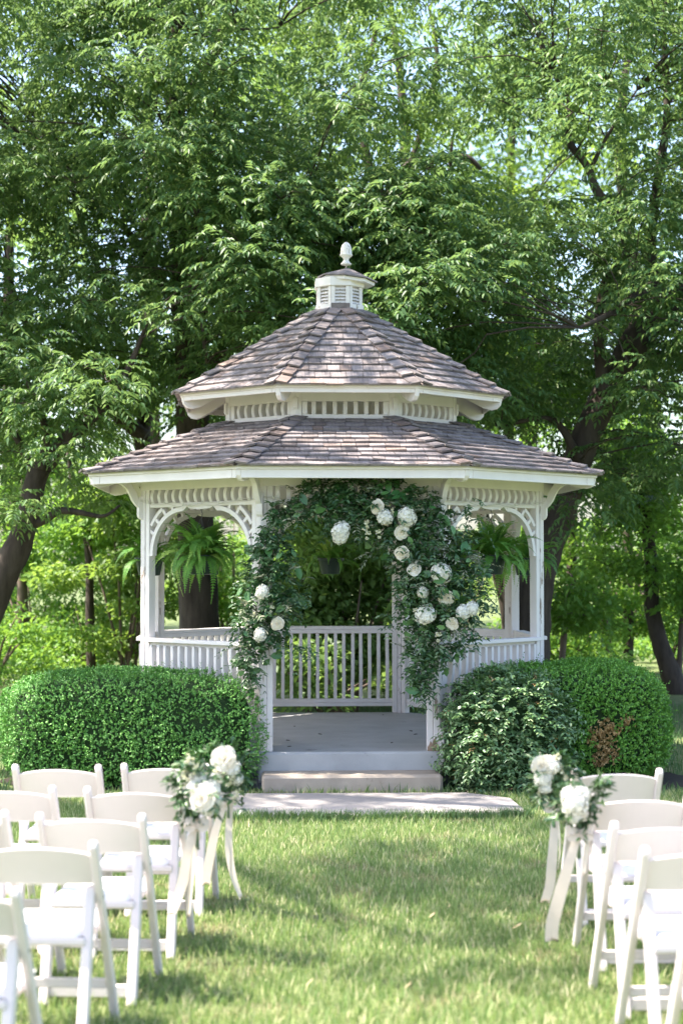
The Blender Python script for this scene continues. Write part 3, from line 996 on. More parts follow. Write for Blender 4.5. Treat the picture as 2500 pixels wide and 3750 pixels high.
# ================================================================== FLOWERS
def rose_mesh(seed, mat=ROSEM):
    r = random.Random(seed)
    mb = MB()
    rings = [(3, .15, .66, .02), (3, .27, .64, .03), (4, .41, .60, .06), (5, .57, .53, .12), (6, .75, .43, .20), (7, .93, .28, .32)]
    for (n, rad, h0, fl0) in rings:
        off = r.uniform(0, 6)
        for i in range(n):
            a0 = off + 2 * math.pi * i / n + r.uniform(-.12, .12)
            half = math.pi / n * r.uniform(1.15, 1.55)
            fl = fl0 * r.uniform(.6, 1.5)
            h = h0 * r.uniform(.86, 1.08)
            vs = []
            for bi in range(4):
                b_ = bi / 3
                for ai in range(5):
                    a = -1 + ai / 2
                    rr = rad * (.30 + .70 * b_ ** .6) + fl * b_ ** 3 * (1 - .35 * a * a)
                    z = h - .34 + .34 * b_ - .16 * a * a * b_ - fl * .45 * b_ ** 4 + r.uniform(-.015, .015)
                    th_ = a0 + a * half * (.75 + .25 * b_)
                    rr *= 1 + .04 * a
                    vs.append((rr * math.cos(th_), rr * math.sin(th_), z))
            fs = [(bi * 5 + ai, bi * 5 + ai + 1, bi * 5 + ai + 6, bi * 5 + ai + 5) for bi in range(3) for ai in range(4)]
            mb.add(vs, fs)
    mb.lathe([(.03, -.25), (.5, -.05), (.45, .2), (.22, .36), (.12, .56), (.04, .64)], 8)
    return mb.mesh('rose', mat, smooth=True, fix=False)
def hydrangea_mesh(seed, n=80, mat=HYDM, squash=.85):
    r = np.random.default_rng(seed)
    i = np.arange(n) + .5
    ph = np.arccos(1 - 1.75 * i / n)
    th_ = np.pi * (1 + 5 ** .5) * i
    d = np.stack([np.cos(th_) * np.sin(ph), np.sin(th_) * np.sin(ph), np.cos(ph)], 1)
    d = unit(d + r.normal(size=d.shape) * .06)
    c = d * (r.uniform(.84, 1.02, (n, 1)) + .10 * np.sin(d[:, :1] * 4 + seed) * np.cos(d[:, 1:2] * 5 + 2 * seed)) * [1, 1, squash]
    s1 = unit(np.cross(d, r.normal(size=(n, 3))))
    s2 = np.cross(d, s1)
    parts = []
    for j in range(4):
        a = j * math.pi / 2
        s_ = s1 * math.cos(a) + s2 * math.sin(a)
        parts.append(leaf_tris6(c, unit(s_ + d * r.uniform(.05, .5, (n, 1))), d, r.uniform(.24, .32, n), r.uniform(.23, .30, n), fold=.04, curl=.1))
    cb_ = MB().lathe([(.05, -.6), (.6, -.5), (.84, 0), (.72, .38), (.42, .62), (.05, .72)], 12)
    cf_ = [f for q in cb_.f for f in [(q[0], q[i], q[i + 1]) for i in range(1, len(q) - 1)]]
    parts.append((np.array(cb_.v), np.array(cf_)))
    V, Tt = join(parts)
    return mesh_arrays('hydrangea', V, Tt, mat)
roses = [rose_mesh(s_) for s_ in (1, 2, 3)]
hyds = [hydrangea_mesh(s_) for s_ in (1, 2, 3)]
def bud_cluster_mesh(seed):
    r = np.random.default_rng(seed)
    parts = []
    for i in range(8):
        c = np.array([r.uniform(-.35, .35), r.uniform(-.3, .3), r.uniform(-1, 1)])
        n = 7
        d = unit(r.normal(size=(n, 3)) + [0, 0, .2])
        parts.append(leaf_tris6(np.repeat(c[None], n, 0), d, rand_unit(n), r.uniform(.35, .5, n), r.uniform(.3, .42, n), curl=.3))
    V, Tt = join(parts)
    return mesh_arrays('stock_flower', V, Tt, BUDM)
buds = [bud_cluster_mesh(s_) for s_ in (1, 2)]
def face_mat(p, d, spin, s_):
    q = Vector(d).normalized().to_track_quat('Z', 'Y').to_matrix().to_4x4()
    return T(*p) @ q @ RZ(spin) @ Matrix.Diagonal((s_, s_, s_, 1))

# the garland over the front arch
GYF = GY - AP - .09                       # depth of its middle
gl = thing('flower_garland', 'asymmetrical garland of dark greenery with white roses and hydrangeas over the gazebo entrance', 'flower garland', (GX, GYF, 0))
def loc(p):
    return Vector(p) - gl.location
spine = [(905, 2485, 24), (925, 2400, 48), (945, 2320, 72), (968, 2230, 104), (995, 2140, 110), (1003, 2040, 72), (1005, 1960, 50), (1020, 1895, 42), (1080, 1860, 42), (1150, 1830, 60), (1230, 1810, 80), (1310, 1820, 100), (1390, 1850, 115), (1470, 1890, 125), (1540, 1960, 130), (1590, 2050, 150), (1620, 2150, 160), (1610, 2250, 140), (1580, 2340, 95), (1555, 2420, 58), (1540, 2480, 34), (1535, 2530, 22)]
def spine_at(n, pw=.75):
    w = np.array([s_[2] for s_ in spine]) ** 1.6
    i = rng.choice(len(spine), n, p=w / w.sum())
    a = np.array(spine, float)
    j = np.clip(i + rng.integers(-1, 2, n), 0, len(spine) - 1)
    t = rng.random(n)[:, None]
    q = a[i] * (1 - t * .5) + a[j] * t * .5
    ang = rng.random(n) * 2 * math.pi
    rr = np.sqrt(rng.random(n)) * q[:, 2]
    u = q[:, 0] + rr * np.cos(ang)
    v = q[:, 1] + rr * np.sin(ang)
    out = np.stack([rr * np.cos(ang), -rr * np.sin(ang)], 1)
    depth = (.16 * (1 - (rr / q[:, 2]) ** 2) + .03) * (q[:, 2] / 150) + .05
    P = np.array([px(a_, b_, GYF) for a_, b_ in zip(u, v)])
    P[:, 1] += -depth + rng.random(n) * (depth + .06)
    P = P - np.array(gl.location)
    g = unit(np.stack([out[:, 0] / 150, np.full(n, -.8), out[:, 1] / 150], 1))
    return P, g
P, g = spine_at(1200)
V1 = shoots(P, g, 8, .11, .054, .023, .45)
P, g = spine_at(380)
V2 = shoots(P, g, 10, .14, .038, .022, .5)
# trailing tips
tp = np.array([px(u, v, GYF) for u, v in [(905, 2470), (930, 2480), (890, 2440), (1545, 2500), (1520, 2480), (1560, 2510), (1120, 1790), (1180, 1790), (1500, 1790), (1040, 2330), (1090, 2370), (1720, 2330), (1760, 2150), (880, 2200), (870, 2330), (1110, 2170), (1460, 2210), (1440, 2280), (1700, 1870), (1740, 1920), (1230, 1890), (1280, 1890), (1255, 1900), (1210, 1880)]]) - np.array(gl.location)
V3 = shoots(np.repeat(tp, 5, 0) + rng.normal(size=(len(tp) * 5, 3)) * .035, unit(np.repeat([[0., -.6, -.7]], len(tp) * 5, 0) + rng.normal(size=(len(tp) * 5, 3)) * .3), 10, .17, .048, .017, .35)
V, Tt = join([V1, V2, V3])
obj('foliage', mesh_arrays('foliage', V, Tt, GARL), gl, kind='stuff')
P, g = spine_at(90)
tp = np.array([px(u, v, GYF - .1) for u, v in [(1345, 1790), (1375, 1780), (1730, 2050), (1760, 2060), (1700, 2080), (1290, 1910), (1590, 2290), (1580, 2340), (910, 2250), (890, 2230), (1040, 2230), (1480, 1870), (1360, 2020), (1500, 2060), (1640, 2010)]]) - np.array(gl.location)
P = np.concatenate([P, np.repeat(tp, 4, 0) + rng.normal(size=(len(tp) * 4, 3)) * .02])
g = np.concatenate([g, unit(np.repeat([[.2, -.8, .1]], len(tp) * 4, 0) + rng.normal(size=(len(tp) * 4, 3)) * .4)])
V, Tt = shoots(P, g, 14, .16, .048, .0115, .3)
obj('olive_foliage', mesh_arrays('olive_foliage', V, Tt, OLIVEL), gl, kind='stuff')
bl = []
for i in range(5):
    Vv, Tq = leaf_tris6(np.zeros((1, 3)), np.array([[1., 0, 0]]), np.array([[0, 0, 1.]]), .125, .072, fold=random.uniform(.03, .12), curl=random.uniform(.05, .3))
    bl.append(mesh_arrays('leaf', Vv, Tq, BIGL, smooth=True))
P, g = spine_at(250)
for p, n_ in zip(P, g):
    n_ = Vector(n_)
    p = Vector(p) + n_ * .05
    d = Vector((random.uniform(-1, 1), random.uniform(-.5, 0), random.uniform(-1.2, .4)))
    d = (d - n_ * d.dot(n_) * .8).normalized()
    z_ = (n_ + Vector((random.uniform(-.4, .4), random.uniform(-.4, .4), random.uniform(-.2, .5)))).normalized()
    y_ = z_.cross(d).normalized()
    z_ = d.cross(y_)
    s_ = random.uniform(.5, 1.0)
    obj('leaf', random.choice(bl), gl, basis(d * s_, y_ * s_, z_ * s_, p))
def bloom(u, v, kind, dpx, dy=-.22, sq=1.0):
    p = loc(px(u, v, GYF + dy))
    s_ = dpx * 1.08 / 2 / (F_PX / (GYF + dy))
    d = Vector((random.uniform(-.6, .6), -1, random.uniform(-.45, .6)))
    if kind == 'r':
        obj('rose', random.choice(roses), gl, face_mat(p, d, random.uniform(0, 6), s_ * .86))
    elif kind == 'h':
        obj('hydrangea', random.choice(hyds), gl, face_mat(p, d, random.uniform(0, 6), s_ * .95) @ Matrix.Diagonal((random.uniform(.85, 1.1), random.uniform(.8, 1.05), random.uniform(.8, 1.0), 1)))
    else:
        obj('stock_flower', random.choice(buds), gl, T(*p) @ Matrix.Rotation(random.uniform(-.3, .3), 4, 'Y') @ Matrix.Diagonal((s_, s_, s_ * sq, 1)))
for (u, v, kd, dp) in [(1248, 1944, 'h', 68), (1381, 1856, 'r', 48), (1409, 1894, 'h', 60), (1489, 1893, 'h', 72), (1341, 1925, 's', 40), (1385, 1956, 's', 30), (1471, 1949, 'r', 48), (1472, 2028, 'r', 50), (1516, 2086, 'r', 46), (1613, 2100, 'h', 76), (1547, 2170, 'h', 42), (1632, 2191, 'r', 54), (1557, 2251, 'h', 72), (1695, 2240, 'h', 66), (1728, 2228, 'h', 50), (1655, 2284, 'r', 42), (1603, 2333, 's', 34), (961, 2168, 'h', 50), (1016, 2284, 'r', 44), (994, 2230, 's', 24), (905, 2277, 's', 24), (952, 2324, 'h', 52), (1245, 1968, 'h', 56), (1436, 1872, 's', 26), (1520, 2240, 's', 24), (1345, 1960, 's', 30), (1600, 2140, 's', 22), (930, 2250, 's', 20)]:
    bloom(u, v, kd, dp)

# ================================================================== CHAIRS
CW = .47           # overall width
def strip(p0, p1, w, t, mb):
    """a flat bar in the y-z plane from p0 to p1 (y,z), width w across it, thickness t in x centred 0"""
    a, b_ = Vector(p0), Vector(p1)
    d = (b_ - a).normalized()
    n_ = Vector((-d.y, d.x)) * w / 2
    mb.prism([tuple(a + n_), tuple(b_ + n_), tuple(b_ - n_), tuple(a - n_)], -t / 2, t / 2, 'x')
    return mb
def rounded_bar(p0, p1, w, t):
    a, b_ = Vector(p0), Vector(p1)
    d = (b_ - a).normalized()
    n_ = Vector((-d.y, d.x)) * w / 2
    pts = [a + n_, b_ + n_]
    for i in range(1, 6):
        an = math.pi * i / 6
        pts.append(b_ + n_ * math.cos(an) + d * (w / 2) * math.sin(an))
    pts += [b_ - n_, a - n_]
    return MB().prism([tuple(p_) for p_ in pts], -t / 2, t / 2, 'x')
FOOT_F, TOP = (.27, .0), (-.20, .785)
post_c = rounded_bar(FOOT_F, TOP, .045, .032).mesh('back_post', RESIN, bevel=.006)
rleg_c = rounded_bar((-.25, 0), (-.085, .60), .050, .040).mesh('rear_leg', RESIN, bevel=.006)
def yz_post(z):
    t = z / TOP[1]
    return FOOT_F[0] + (TOP[0] - FOOT_F[0]) * t
def backrest_mesh():
    nx = 14
    vs, fs = [], []
    hw_ = CW / 2 - .026
    for i in range(nx + 1):
        t = -1 + 2 * i / nx
        x = t * hw_
        bow = -.028 * (1 - t * t)
        for z in (.625, .752 + .030 * (1 - t * t) ** .9):
            y = yz_post(z) + bow
            vs += [(x, y - .011, z), (x, y + .011, z)]
    for i in range(nx):
        q = 4 * i
        fs += [(q, q + 2, q + 6, q + 4), (q + 1, q + 5, q + 7, q + 3), (q + 2, q + 3, q + 7, q + 6), (q, q + 4, q + 5, q + 1)]
    fs += [(0, 1, 3, 2), (4 * nx, 4 * nx + 2, 4 * nx + 3, 4 * nx + 1)]
    return MB().add(vs, fs).mesh('backrest', RESIN, smooth=False, bevel=.005)
back_c = backrest_mesh()
seat_c = MB().box(-.185, .185, -.175, .235, .395, .430).mesh('seat_frame', RESIN, bevel=.008)
def cushion_mesh():
    bm = bmesh.new()
    bmesh.ops.create_grid(bm, x_segments=12, y_segments=12, size=.5)
    for v in bm.verts:
        x, y = v.co.x * 2, v.co.y * 2
        e = max(abs(x), abs(y))
        h = .032 * (1 - max(0, (e - .72) / .28) ** 2) ** .5 if e < 1 else 0
        h += .006 * (1 - x * x) * (1 - y * y)
        wtap = 1 - .06 * (1 - y) * .5
        v.co = Vector((x * .190 * wtap, y * .200 + .03, .4305 + h))
    g_ = bmesh.ops.extrude_face_region(bm, geom=list(bm.faces))
    for v in [q for q in g_['geom'] if isinstance(q, bmesh.types.BMVert)]:
        v.co.z = .4305
    bmesh.ops.recalc_face_normals(bm, faces=bm.faces)
    me = bpy.data.meshes.new('cushion')
    bm.to_mesh(me)
    bm.free()
    for p_ in me.polygons:
        p_.use_smooth = True
    me.materials.append(VINYL)
    return me
cush_c = cushion_mesh()
rstr_c = MB().box(-.168, .168, -.012, .012, -.026, .026).mesh('rear_stretcher', RESIN, bevel=.004)
fstr_c = MB().box(-CW / 2 + .03, CW / 2 - .03, -.010, .010, -.020, .020).mesh('front_stretcher', RESIN, bevel=.004)
bolt_c = MB().prism([(.009 * math.cos(i), .009 * math.sin(i)) for i in np.linspace(0, 2 * math.pi, 9)[:8]], -.003, .003, 'x').mesh('pivot_bolt', DARKW)
def chair(x, y, rz, label):
    th = thing('folding_chair', label, 'chair', (x, y, 0), rz, 'white folding chairs set out in rows')
    for sx in (-1, 1):
        obj('back_post', post_c, th, T(sx * (CW / 2 - .014), 0, 0))
        obj('rear_leg', rleg_c, th, T(sx * (CW / 2 - .048), 0, 0))
    for sx in (-1, 1):
        obj('pivot_bolt', bolt_c, th, T(sx * (CW / 2 - .0005), yz_post(.57), .57))
    obj('backrest', back_c, th)
    sf = obj('seat', seat_c, th)
    obj('cushion', cush_c, sf)
    obj('rear_stretcher', rstr_c, th, T(0, -.233, .062))
    obj('front_stretcher', fstr_c, th, T(0, yz_post(.17), .17))
    return th
LS, RS = 'plain hedge side', 'dead patched hedge side'
# (x of the aisle-side top corner, depth of the rear feet) measured from the photograph
chair(-.93, 9.20, R(-2), 'white folding chair carrying a bouquet in the row nearest the gazebo, ' + LS)
chair(-.985, 8.27, R(-2), 'white folding chair carrying a bouquet in the second row from gazebo, ' + LS)
chair(-1.06, 7.43, R(-3), 'white aisle folding chair without flowers in the third row from gazebo, ' + LS)
chair(-1.165, 6.73, R(-3), 'white aisle folding chair without flowers in the fourth row from gazebo, ' + LS)
chair(-1.285, 5.80, R(-3), 'white aisle folding chair without flowers in the fifth row from gazebo, ' + LS)
chair(-1.505, 9.16, R(-1), 'white folding chair beside a flowered chair, row nearest the gazebo, plain hedge side')
chair(-1.60, 8.32, R(-2), 'white folding chair beside a flowered chair, second row from gazebo, plain hedge side')
chair(-1.67, 7.52, R(-2), 'white folding chair one in from the aisle in the third row, plain hedge side')
chair(1.425, 8.98, R(2), 'white folding chair carrying a bouquet in the row nearest the gazebo, ' + RS)
chair(1.375, 8.02, R(2), 'white folding chair carrying a bouquet in the second row from gazebo, ' + RS)
chair(1.34, 7.22, R(3), 'white aisle folding chair without flowers in the third row from gazebo, ' + RS)
chair(1.355, 6.60, R(3), 'white aisle folding chair without flowers in the fourth row from gazebo, ' + RS)
chair(1.345, 5.68, R(3), 'white aisle folding chair without flowers in the fifth row from gazebo, ' + RS)
chair(1.93, 7.30, R(2), 'white folding chair one in from the aisle in the third row, dead patched hedge side')
chair(1.92, 6.55, R(2), 'white folding chair one in from the aisle in the fourth row, dead patched hedge side')

# bouquets tied to the aisle posts
def ribbon_mesh(pts, w, tw0, tw1, notch=True):
    """a satin strip hanging along pts; its width direction turns from tw0 to tw1 (degrees about z)"""
    n = len(pts)
    vs, fs = [], []
    for i, p_ in enumerate(pts):
        t = i / (n - 1)
        a = R(tw0 + (tw1 - tw0) * t)
        wd = w * (.55 + .45 * min(1, t * 2.2))
        d = Vector((math.cos(a), math.sin(a), .12 * math.sin(t * 5)))
        zc = Vector((0, 0, .028)) if (notch and i == n - 1) else Vector((0, 0, 0))
        vs += [tuple(Vector(p_) - d * wd / 2), tuple(Vector(p_) + zc), tuple(Vector(p_) + d * wd / 2)]
    for i in range(n - 1):
        q = 3 * i
        fs += [(q, q + 1, q + 4, q + 3), (q + 1, q + 2, q + 5, q + 4)]
    return MB().add(vs, fs).mesh('ribbon', RIBBON, smooth=True, fix=False)
def smooth_path(ctrl, n=16):
    c = [Vector(q) for q in ctrl]
    out = []
    m = len(c) - 1
    for i in range(n + 1):
        t = i / n * m
        j = min(int(t), m - 1)
        f = t - j
        p0, p1, p2, p3 = c[max(j - 1, 0)], c[j], c[j + 1], c[min(j + 2, m)]
        out.append(.5 * ((2 * p1) + (p2 - p0) * f + (2 * p0 - 5 * p1 + 4 * p2 - p3) * f * f + (3 * p1 - p0 - 3 * p2 + p3) * f ** 3))
    return out
def bouquet(Y, blooms, knot, ribbons, label, leafdirs):
    k = px(knot[0], knot[1], Y)
    th = thing('aisle_bouquet', label, 'bouquet', k, 0, 'flower bouquets tied to aisle chairs')
    def lc(u, v, dy=0):
        return px(u, v, Y + dy) - k
    cs = []
    for (u, v, kd, dp, dy) in blooms:
        p = lc(u, v, dy)
        cs.append(p)
        s_ = dp * 1.07 / 2 / (F_PX / Y)
        p = p + Vector((0, -.035, 0))
        d = Vector((random.uniform(-.3, .3), -1, random.uniform(-.1, .6)))
        if kd == 'r':
            obj('rose', random.choice(roses), th, face_mat(p, d, random.uniform(0, 6), s_ * .92))
        elif kd == 'h':
            obj('hydrangea', random.choice(hyds), th, face_mat(p, d, random.uniform(0, 6), s_))
        else:
            obj('stock_flower', random.choice(buds), th, T(*p) @ Matrix.Rotation(random.uniform(-.7, .7), 4, 'Y') @ Matrix.Diagonal((s_, s_, s_ * 1.3, 1)))
    # greenery behind the blooms
    mid = sum(cs, Vector()) / len(cs)
    n = 80
    pp = np.array([cs[i % len(cs)] * .75 + mid * .25 for i in range(n)]) + rng.normal(size=(n, 3)) * .022 + [0, .02, 0]
    gg = unit(pp - np.array(mid) + [0, -.01, -.01] + rng.normal(size=(n, 3)) * .04)
    Va = shoots(pp, gg, 6, .06, .045, .017, .4)
    lp = np.array([lc(u, v) for u, v in leafdirs])
    Vb = shoots(np.repeat(lp, 3, 0), unit(np.repeat(lp - np.array(mid), 3, 0) + rng.normal(size=(len(lp) * 3, 3)) * .05), 8, .06, .05, .016, .3)
    V, Tt = join([Va, Vb])
    obj('foliage', mesh_arrays('foliage', V, Tt, GARL), th, kind='stuff')
    st = MB()
    for i in range(6):
        st.tube([Vector((random.uniform(-.01, .01), random.uniform(-.008, .008), -.10 - random.uniform(0, .02))), Vector((0, 0, 0)), mid * .6 + Vector((random.uniform(-.02, .02), 0, 0))], .0035, 5)
    obj('stem', st.mesh('stem', GARL), th, kind='stuff')
    bw = MB()
    for sx in (-1, 1):
        pts = smooth_path([(0, -.02, 0), (sx * .035, -.035, .025), (sx * .06, -.03, .0), (sx * .03, -.028, -.018), (0, -.02, 0)], 12)
        vs, fs = [], []
        for q in pts:
            vs += [(q.x, q.y - .008, q.z - .016), (q.x, q.y + .004, q.z + .016)]
        fs = [(2 * i, 2 * i + 1, 2 * i + 3, 2 * i + 2) for i in range(len(pts) - 1)]
        bm1 = MB().add(vs, fs)
        obj('bow_loop', bm1.mesh('bow_loop', RIBBON, smooth=True, fix=False), th)
    obj('bow_knot', MB().lathe([(.008, -.03), (.024, -.02), (.027, 0), (.024, .02), (.008, .03)], 10).mesh('bow_knot', RIBBON, smooth=True), th)
    for (ctrl, w, t0, t1) in ribbons:
        pts = smooth_path([lc(u, v, dy) for u, v, dy in ctrl], 22)
        obj('ribbon', ribbon_mesh(pts, w, t0, t1), th)
bouquet(8.86, [(822, 2775, 'r', 78, -.03), (850, 2812, 'h', 62, 0), (790, 2800, 's', 44, 0), (775, 2870, 's', 34, 0), (868, 2905, 's', 34, 0), (845, 2860, 's', 34, -.02), (690, 2775, 's', 34, .06), (800, 2840, 'h', 50, .02), (870, 2850, 'h', 44, .02)], (836, 2922),
        [([(830, 2925, 0), (790, 3040, -.02), (765, 3160, -.02), (752, 3245, -.02)], .052, 10, 35), ([(846, 2920, 0), (838, 3030, 0), (840, 3130, -.02), (858, 3220, 0), (886, 3294, 0)], .050, 15, 70)],
        'white rose bouquet with ribbons on the row nearest the gazebo, by the plain hedge', [(760, 2760), (745, 2800), (800, 2755), (885, 2800), (880, 2780), (850, 2750)])
bouquet(7.92, [(742, 2918, 'r', 84, -.05), (712, 2888, 'h', 66, 0), (770, 2890, 'h', 70, 0), (690, 2800, 's', 50, .02), (715, 2820, 's', 42, 0), (760, 2960, 'h', 46, 0), (685, 2850, 's', 38, 0), (730, 2850, 'h', 50, .02), (795, 2930, 'h', 44, .02)], (722, 3018),
        [([(714, 3030, 0), (690, 3110, -.02), (672, 3220, -.02), (640, 3320, -.02), (626, 3352, -.02)], .060, 5, 60), ([(730, 3030, 0), (716, 3110, 0), (702, 3220, 0), (693, 3310, 0), (688, 3362, 0)], .045, 40, 75)],
        'white rose bouquet with ribbons on the second row from the gazebo, by the plain hedge', [(650, 2860), (665, 2880), (680, 2930), (690, 2960), (700, 2975), (680, 2910)])
bouquet(8.66, [(1985, 2845, 'h', 66, 0), (2010, 2800, 'h', 66, 0), (1978, 2800, 'r', 62, -.03), (2040, 2785, 's', 40, 0), (1990, 2880, 'h', 46, 0), (2060, 2830, 's', 40, 0), (1970, 2915, 's', 30, 0)], (2026, 2950),
        [([(2030, 2955, 0), (2028, 3040, 0), (2018, 3170, -.01), (2012, 3240, 0), (1992, 3308, 0)], .056, 10, 25), ([(2034, 2955, .02), (2045, 3040, .02), (2048, 3120, .02), (2040, 3190, .02)], .04, 60, 80)],
        'white hydrangea bouquet with ribbons on the row nearest the gazebo, by the dead patched hedge', [(2090, 2830), (2040, 2770), (2060, 2800), (2000, 2905), (2030, 2900)])
bouquet(7.70, [(2098, 2935, 'h', 90, -.02), (2080, 2912, 'h', 64, 0), (2125, 2905, 'h', 60, 0), (2095, 2985, 'h', 56, 0), (2150, 2930, 's', 40, 0), (2120, 2975, 'r', 48, 0)], (2118, 3052),
        [([(2112, 3060, 0), (2085, 3150, -.02), (2050, 3270, -.02), (2022, 3380, -.02), (2018, 3452, -.02)], .066, 5, 20), ([(2150, 3020, .02), (2150, 3080, .02), (2140, 3150, .02), (2136, 3210, .02)], .04, 30, 60)],
        'white hydrangea bouquet with ribbons on the second row, by the dead patched hedge', [(2190, 2870), (2200, 2890), (2185, 2900), (2060, 2980), (2130, 3010), (2150, 2990)])

# ================================================================== TREES
def walnut_leaves(P, D, L, pairs=5, ln=.115, wd=.046, droop=.35):
    """drooping pinnate leaves: P base, D rachis direction"""
    n = len(P)
    D = unit(D)
    sd = unit(np.cross(D, [[0, 0, 1.]]) + rng.normal(size=(n, 3)) * .15)
    B, DD, N, LL = [], [], [], []
    L = L * rng.uniform(.7, 1.25, (n, 1))
    for j in range(pairs * 2 + 1):
        t = 1.0 if j == pairs * 2 else (j // 2 + .8) / (pairs + .5)
        pos = P + D * L * t + np.array([0, 0, -1]) * droop * L * t * t
        tg = unit(D - np.array([0, 0, 1]) * droop * 2 * t)
        s_ = 0 if j == pairs * 2 else (sd if j % 2 else -sd)
        B.append(pos)
        DD.append(unit(tg * (.55 if j < pairs * 2 else 1) + s_ * .85 + np.array([0, 0, -.28]) + rng.normal(size=(n, 3)) * .14))
        N.append(unit(np.array([0, 0, 1.]) + rng.normal(size=(n, 3)) * .35))
        LL.append(np.full(n, ln * (.75 + .5 * math.sin(math.pi * min(t, .9)))))
    B, DD, N, LL = map(np.concatenate, (B, DD, N, LL))
    LL = LL * rng.uniform(.8, 1.2, len(LL))
    return leaf_tris(B, DD, N, LL, LL * wd / ln, fold=.1, curl=.18, mid=.4)

def clump_pts(c, r, n):
    """points through an ellipsoidal spray, denser towards its outside"""
    d = rand_unit(n)
    q = rng.random(n) ** .5
    p = np.array(c) + d * np.array(r) * q[:, None]
    out = unit(d * np.array([1, 1, .35]) + rng.normal(size=(n, 3)) * .45)
    out[:, 2] = out[:, 2] * .5 + .05
    return p, unit(out)

def simple_leaves(P, out, ln, wd):
    n = len(P)
    d = unit(out + rng.normal(size=(n, 3)) * .7 + [0, 0, -.35])
    return leaf_tris(P, d, unit(np.array([0, 0, 1.]) + rng.normal(size=(n, 3)) * .5), ln * rng.uniform(.7, 1.3, n), wd * rng.uniform(.75, 1.25, n), fold=.1, curl=.15)

class Tree:
    def __init__(s, name, label, bark=BARK, leaf=WALNUT, kind='w'):
        s.th = thing(name, label, 'tree')
        s.bark, s.leaf, s.kind = bark, leaf, kind
        s.limbs = []          # [(points, radii)]
        s.clumps = []
    def limb(s, pix, Y, main=False):
        """pix: (u, v, width in photo pixels[, depth])"""
        pts = [px(q[0], q[1], q[3] if len(q) > 3 else Y) for q in pix]
        rad = [q[2] / 2 / (F_PX / (q[3] if len(q) > 3 else Y)) for q in pix]
        # subdivide along a smooth path
        n = max(6, len(pts) * 4)
        sp = smooth_path(pts, n)
        rr = np.interp(np.linspace(0, len(rad) - 1, n + 1), np.arange(len(rad)), rad)
        s.limbs.append((sp, list(rr), main))
        return s
    def world_limb(s, pts, rad, main=False):
        n = max(6, len(pts) * 4)
        sp = smooth_path(pts, n)
        rr = np.interp(np.linspace(0, len(rad) - 1, n + 1), np.arange(len(rad)), rad)
        s.limbs.append((sp, list(rr), main))
        return s
    def build(s, leaves_per=60, size=(.34, .094, .037), pairs=5):
        # base to the ground
        tw = MB()
        for i, (sp, rr, main) in enumerate(s.limbs):
            mb = MB()
            if main and sp[0].z > .02:
                sp = [Vector((sp[0].x, sp[0].y, -.05))] + sp
                rr = [rr[0] * 1.25] + rr
            mb.tube(sp, rr, 12 if rr[0] > .08 else 8, wob=.07)
            me = mb.mesh('trunk' if main else 'branch', s.bark, smooth=True, fix=False)
            obj('trunk' if main else 'branch', me, s.th)
        # thin twigs tie every clump to the nearest limb
        allp = np.array([tuple(q) for sp, rr, m in s.limbs for q in sp])
        parts = []
        for (c, r, dens) in s.clumps:
            cv = np.array(c)
            if len(allp):
                j = np.argmin(((allp - cv) ** 2).sum(1) + np.maximum(0, allp[:, 2] - cv[2]) * 1.5)
                a = Vector(allp[j])
                b_ = Vector(c)
                dl = (b_ - a).length
                if dl < 6:
                    m1 = a.lerp(b_, .35) + Vector((random.uniform(-.12, .12), random.uniform(-.12, .12), .10)) * dl
                    m2 = a.lerp(b_, .7) + Vector((random.uniform(-.1, .1), random.uniform(-.1, .1), .10)) * dl
                    sp = smooth_path([a, m1, m2, b_], 5)
                    tw.tube(sp, [max(.004, .005 + .0035 * dl * (1 - i / 5)) for i in range(6)], 5, wob=.1)
                    for _ in range(2):
                        e = b_ + Vector((random.uniform(-1, 1) * r[0], random.uniform(-1, 1) * r[1], random.uniform(-.8, .8) * r[2])) * .8
                        tw.tube([b_, b_.lerp(e, .5) + Vector((0, 0, .05)), e], [.008, .006, .003], 4)
            n = int(leaves_per * dens)
            p, out = clump_pts(c, r, n)
            if s.kind == 'w':
                parts.append(walnut_leaves(p, out, size[0], pairs, size[1], size[2]))
            else:
                parts.append(simple_leaves(p, out, size[1], size[2]))
        if tw.v:
            obj('twigs', tw.mesh('twigs', s.bark, smooth=True, fix=False), s.th, kind='stuff')
        if parts:
            V, Tt = join(parts)
            obj('crown', mesh_arrays('crown', V, Tt, s.leaf), s.th, kind='stuff')
            return len(Tt)
        return 0

A = Tree('walnut_tree', 'tall walnut tree with a thick straight dark trunk standing close behind the gazebo')
A.limb([(738, 2560, 165), (735, 2400, 152), (728, 2200, 148), (715, 1900, 135), (705, 1500, 120), (690, 1200, 105), (665, 850, 92), (640, 520, 70), (640, 200, 45), (660, -100, 20)], 22.5, True)
A.limb([(700, 1250, 50), (620, 1080, 40), (545, 960, 32), (480, 860, 24), (380, 780, 12)], 22.3)
A.limb([(668, 600, 26), (700, 700, 22), (735, 850, 20), (742, 1000, 20), (744, 1200, 18), (760, 1330, 15)], 20.5)
A.limb([(660, 900, 50), (760, 800, 40), (900, 760, 34), (1060, 700, 24), (1180, 690, 12)], 22.0)
A.limb([(690, 1100, 46), (850, 980, 36, 21.5), (980, 870, 26, 20.8), (1080, 800, 12, 20.2)], 22.0)
A.limb([(650, 400, 40), (760, 240, 34), (860, 80, 28), (960, 0, 20)], 22.2)
A.limb([(740, 130, 22), (830, 110, 16), (940, 108, 9), (1020, 100, 5)], 21)

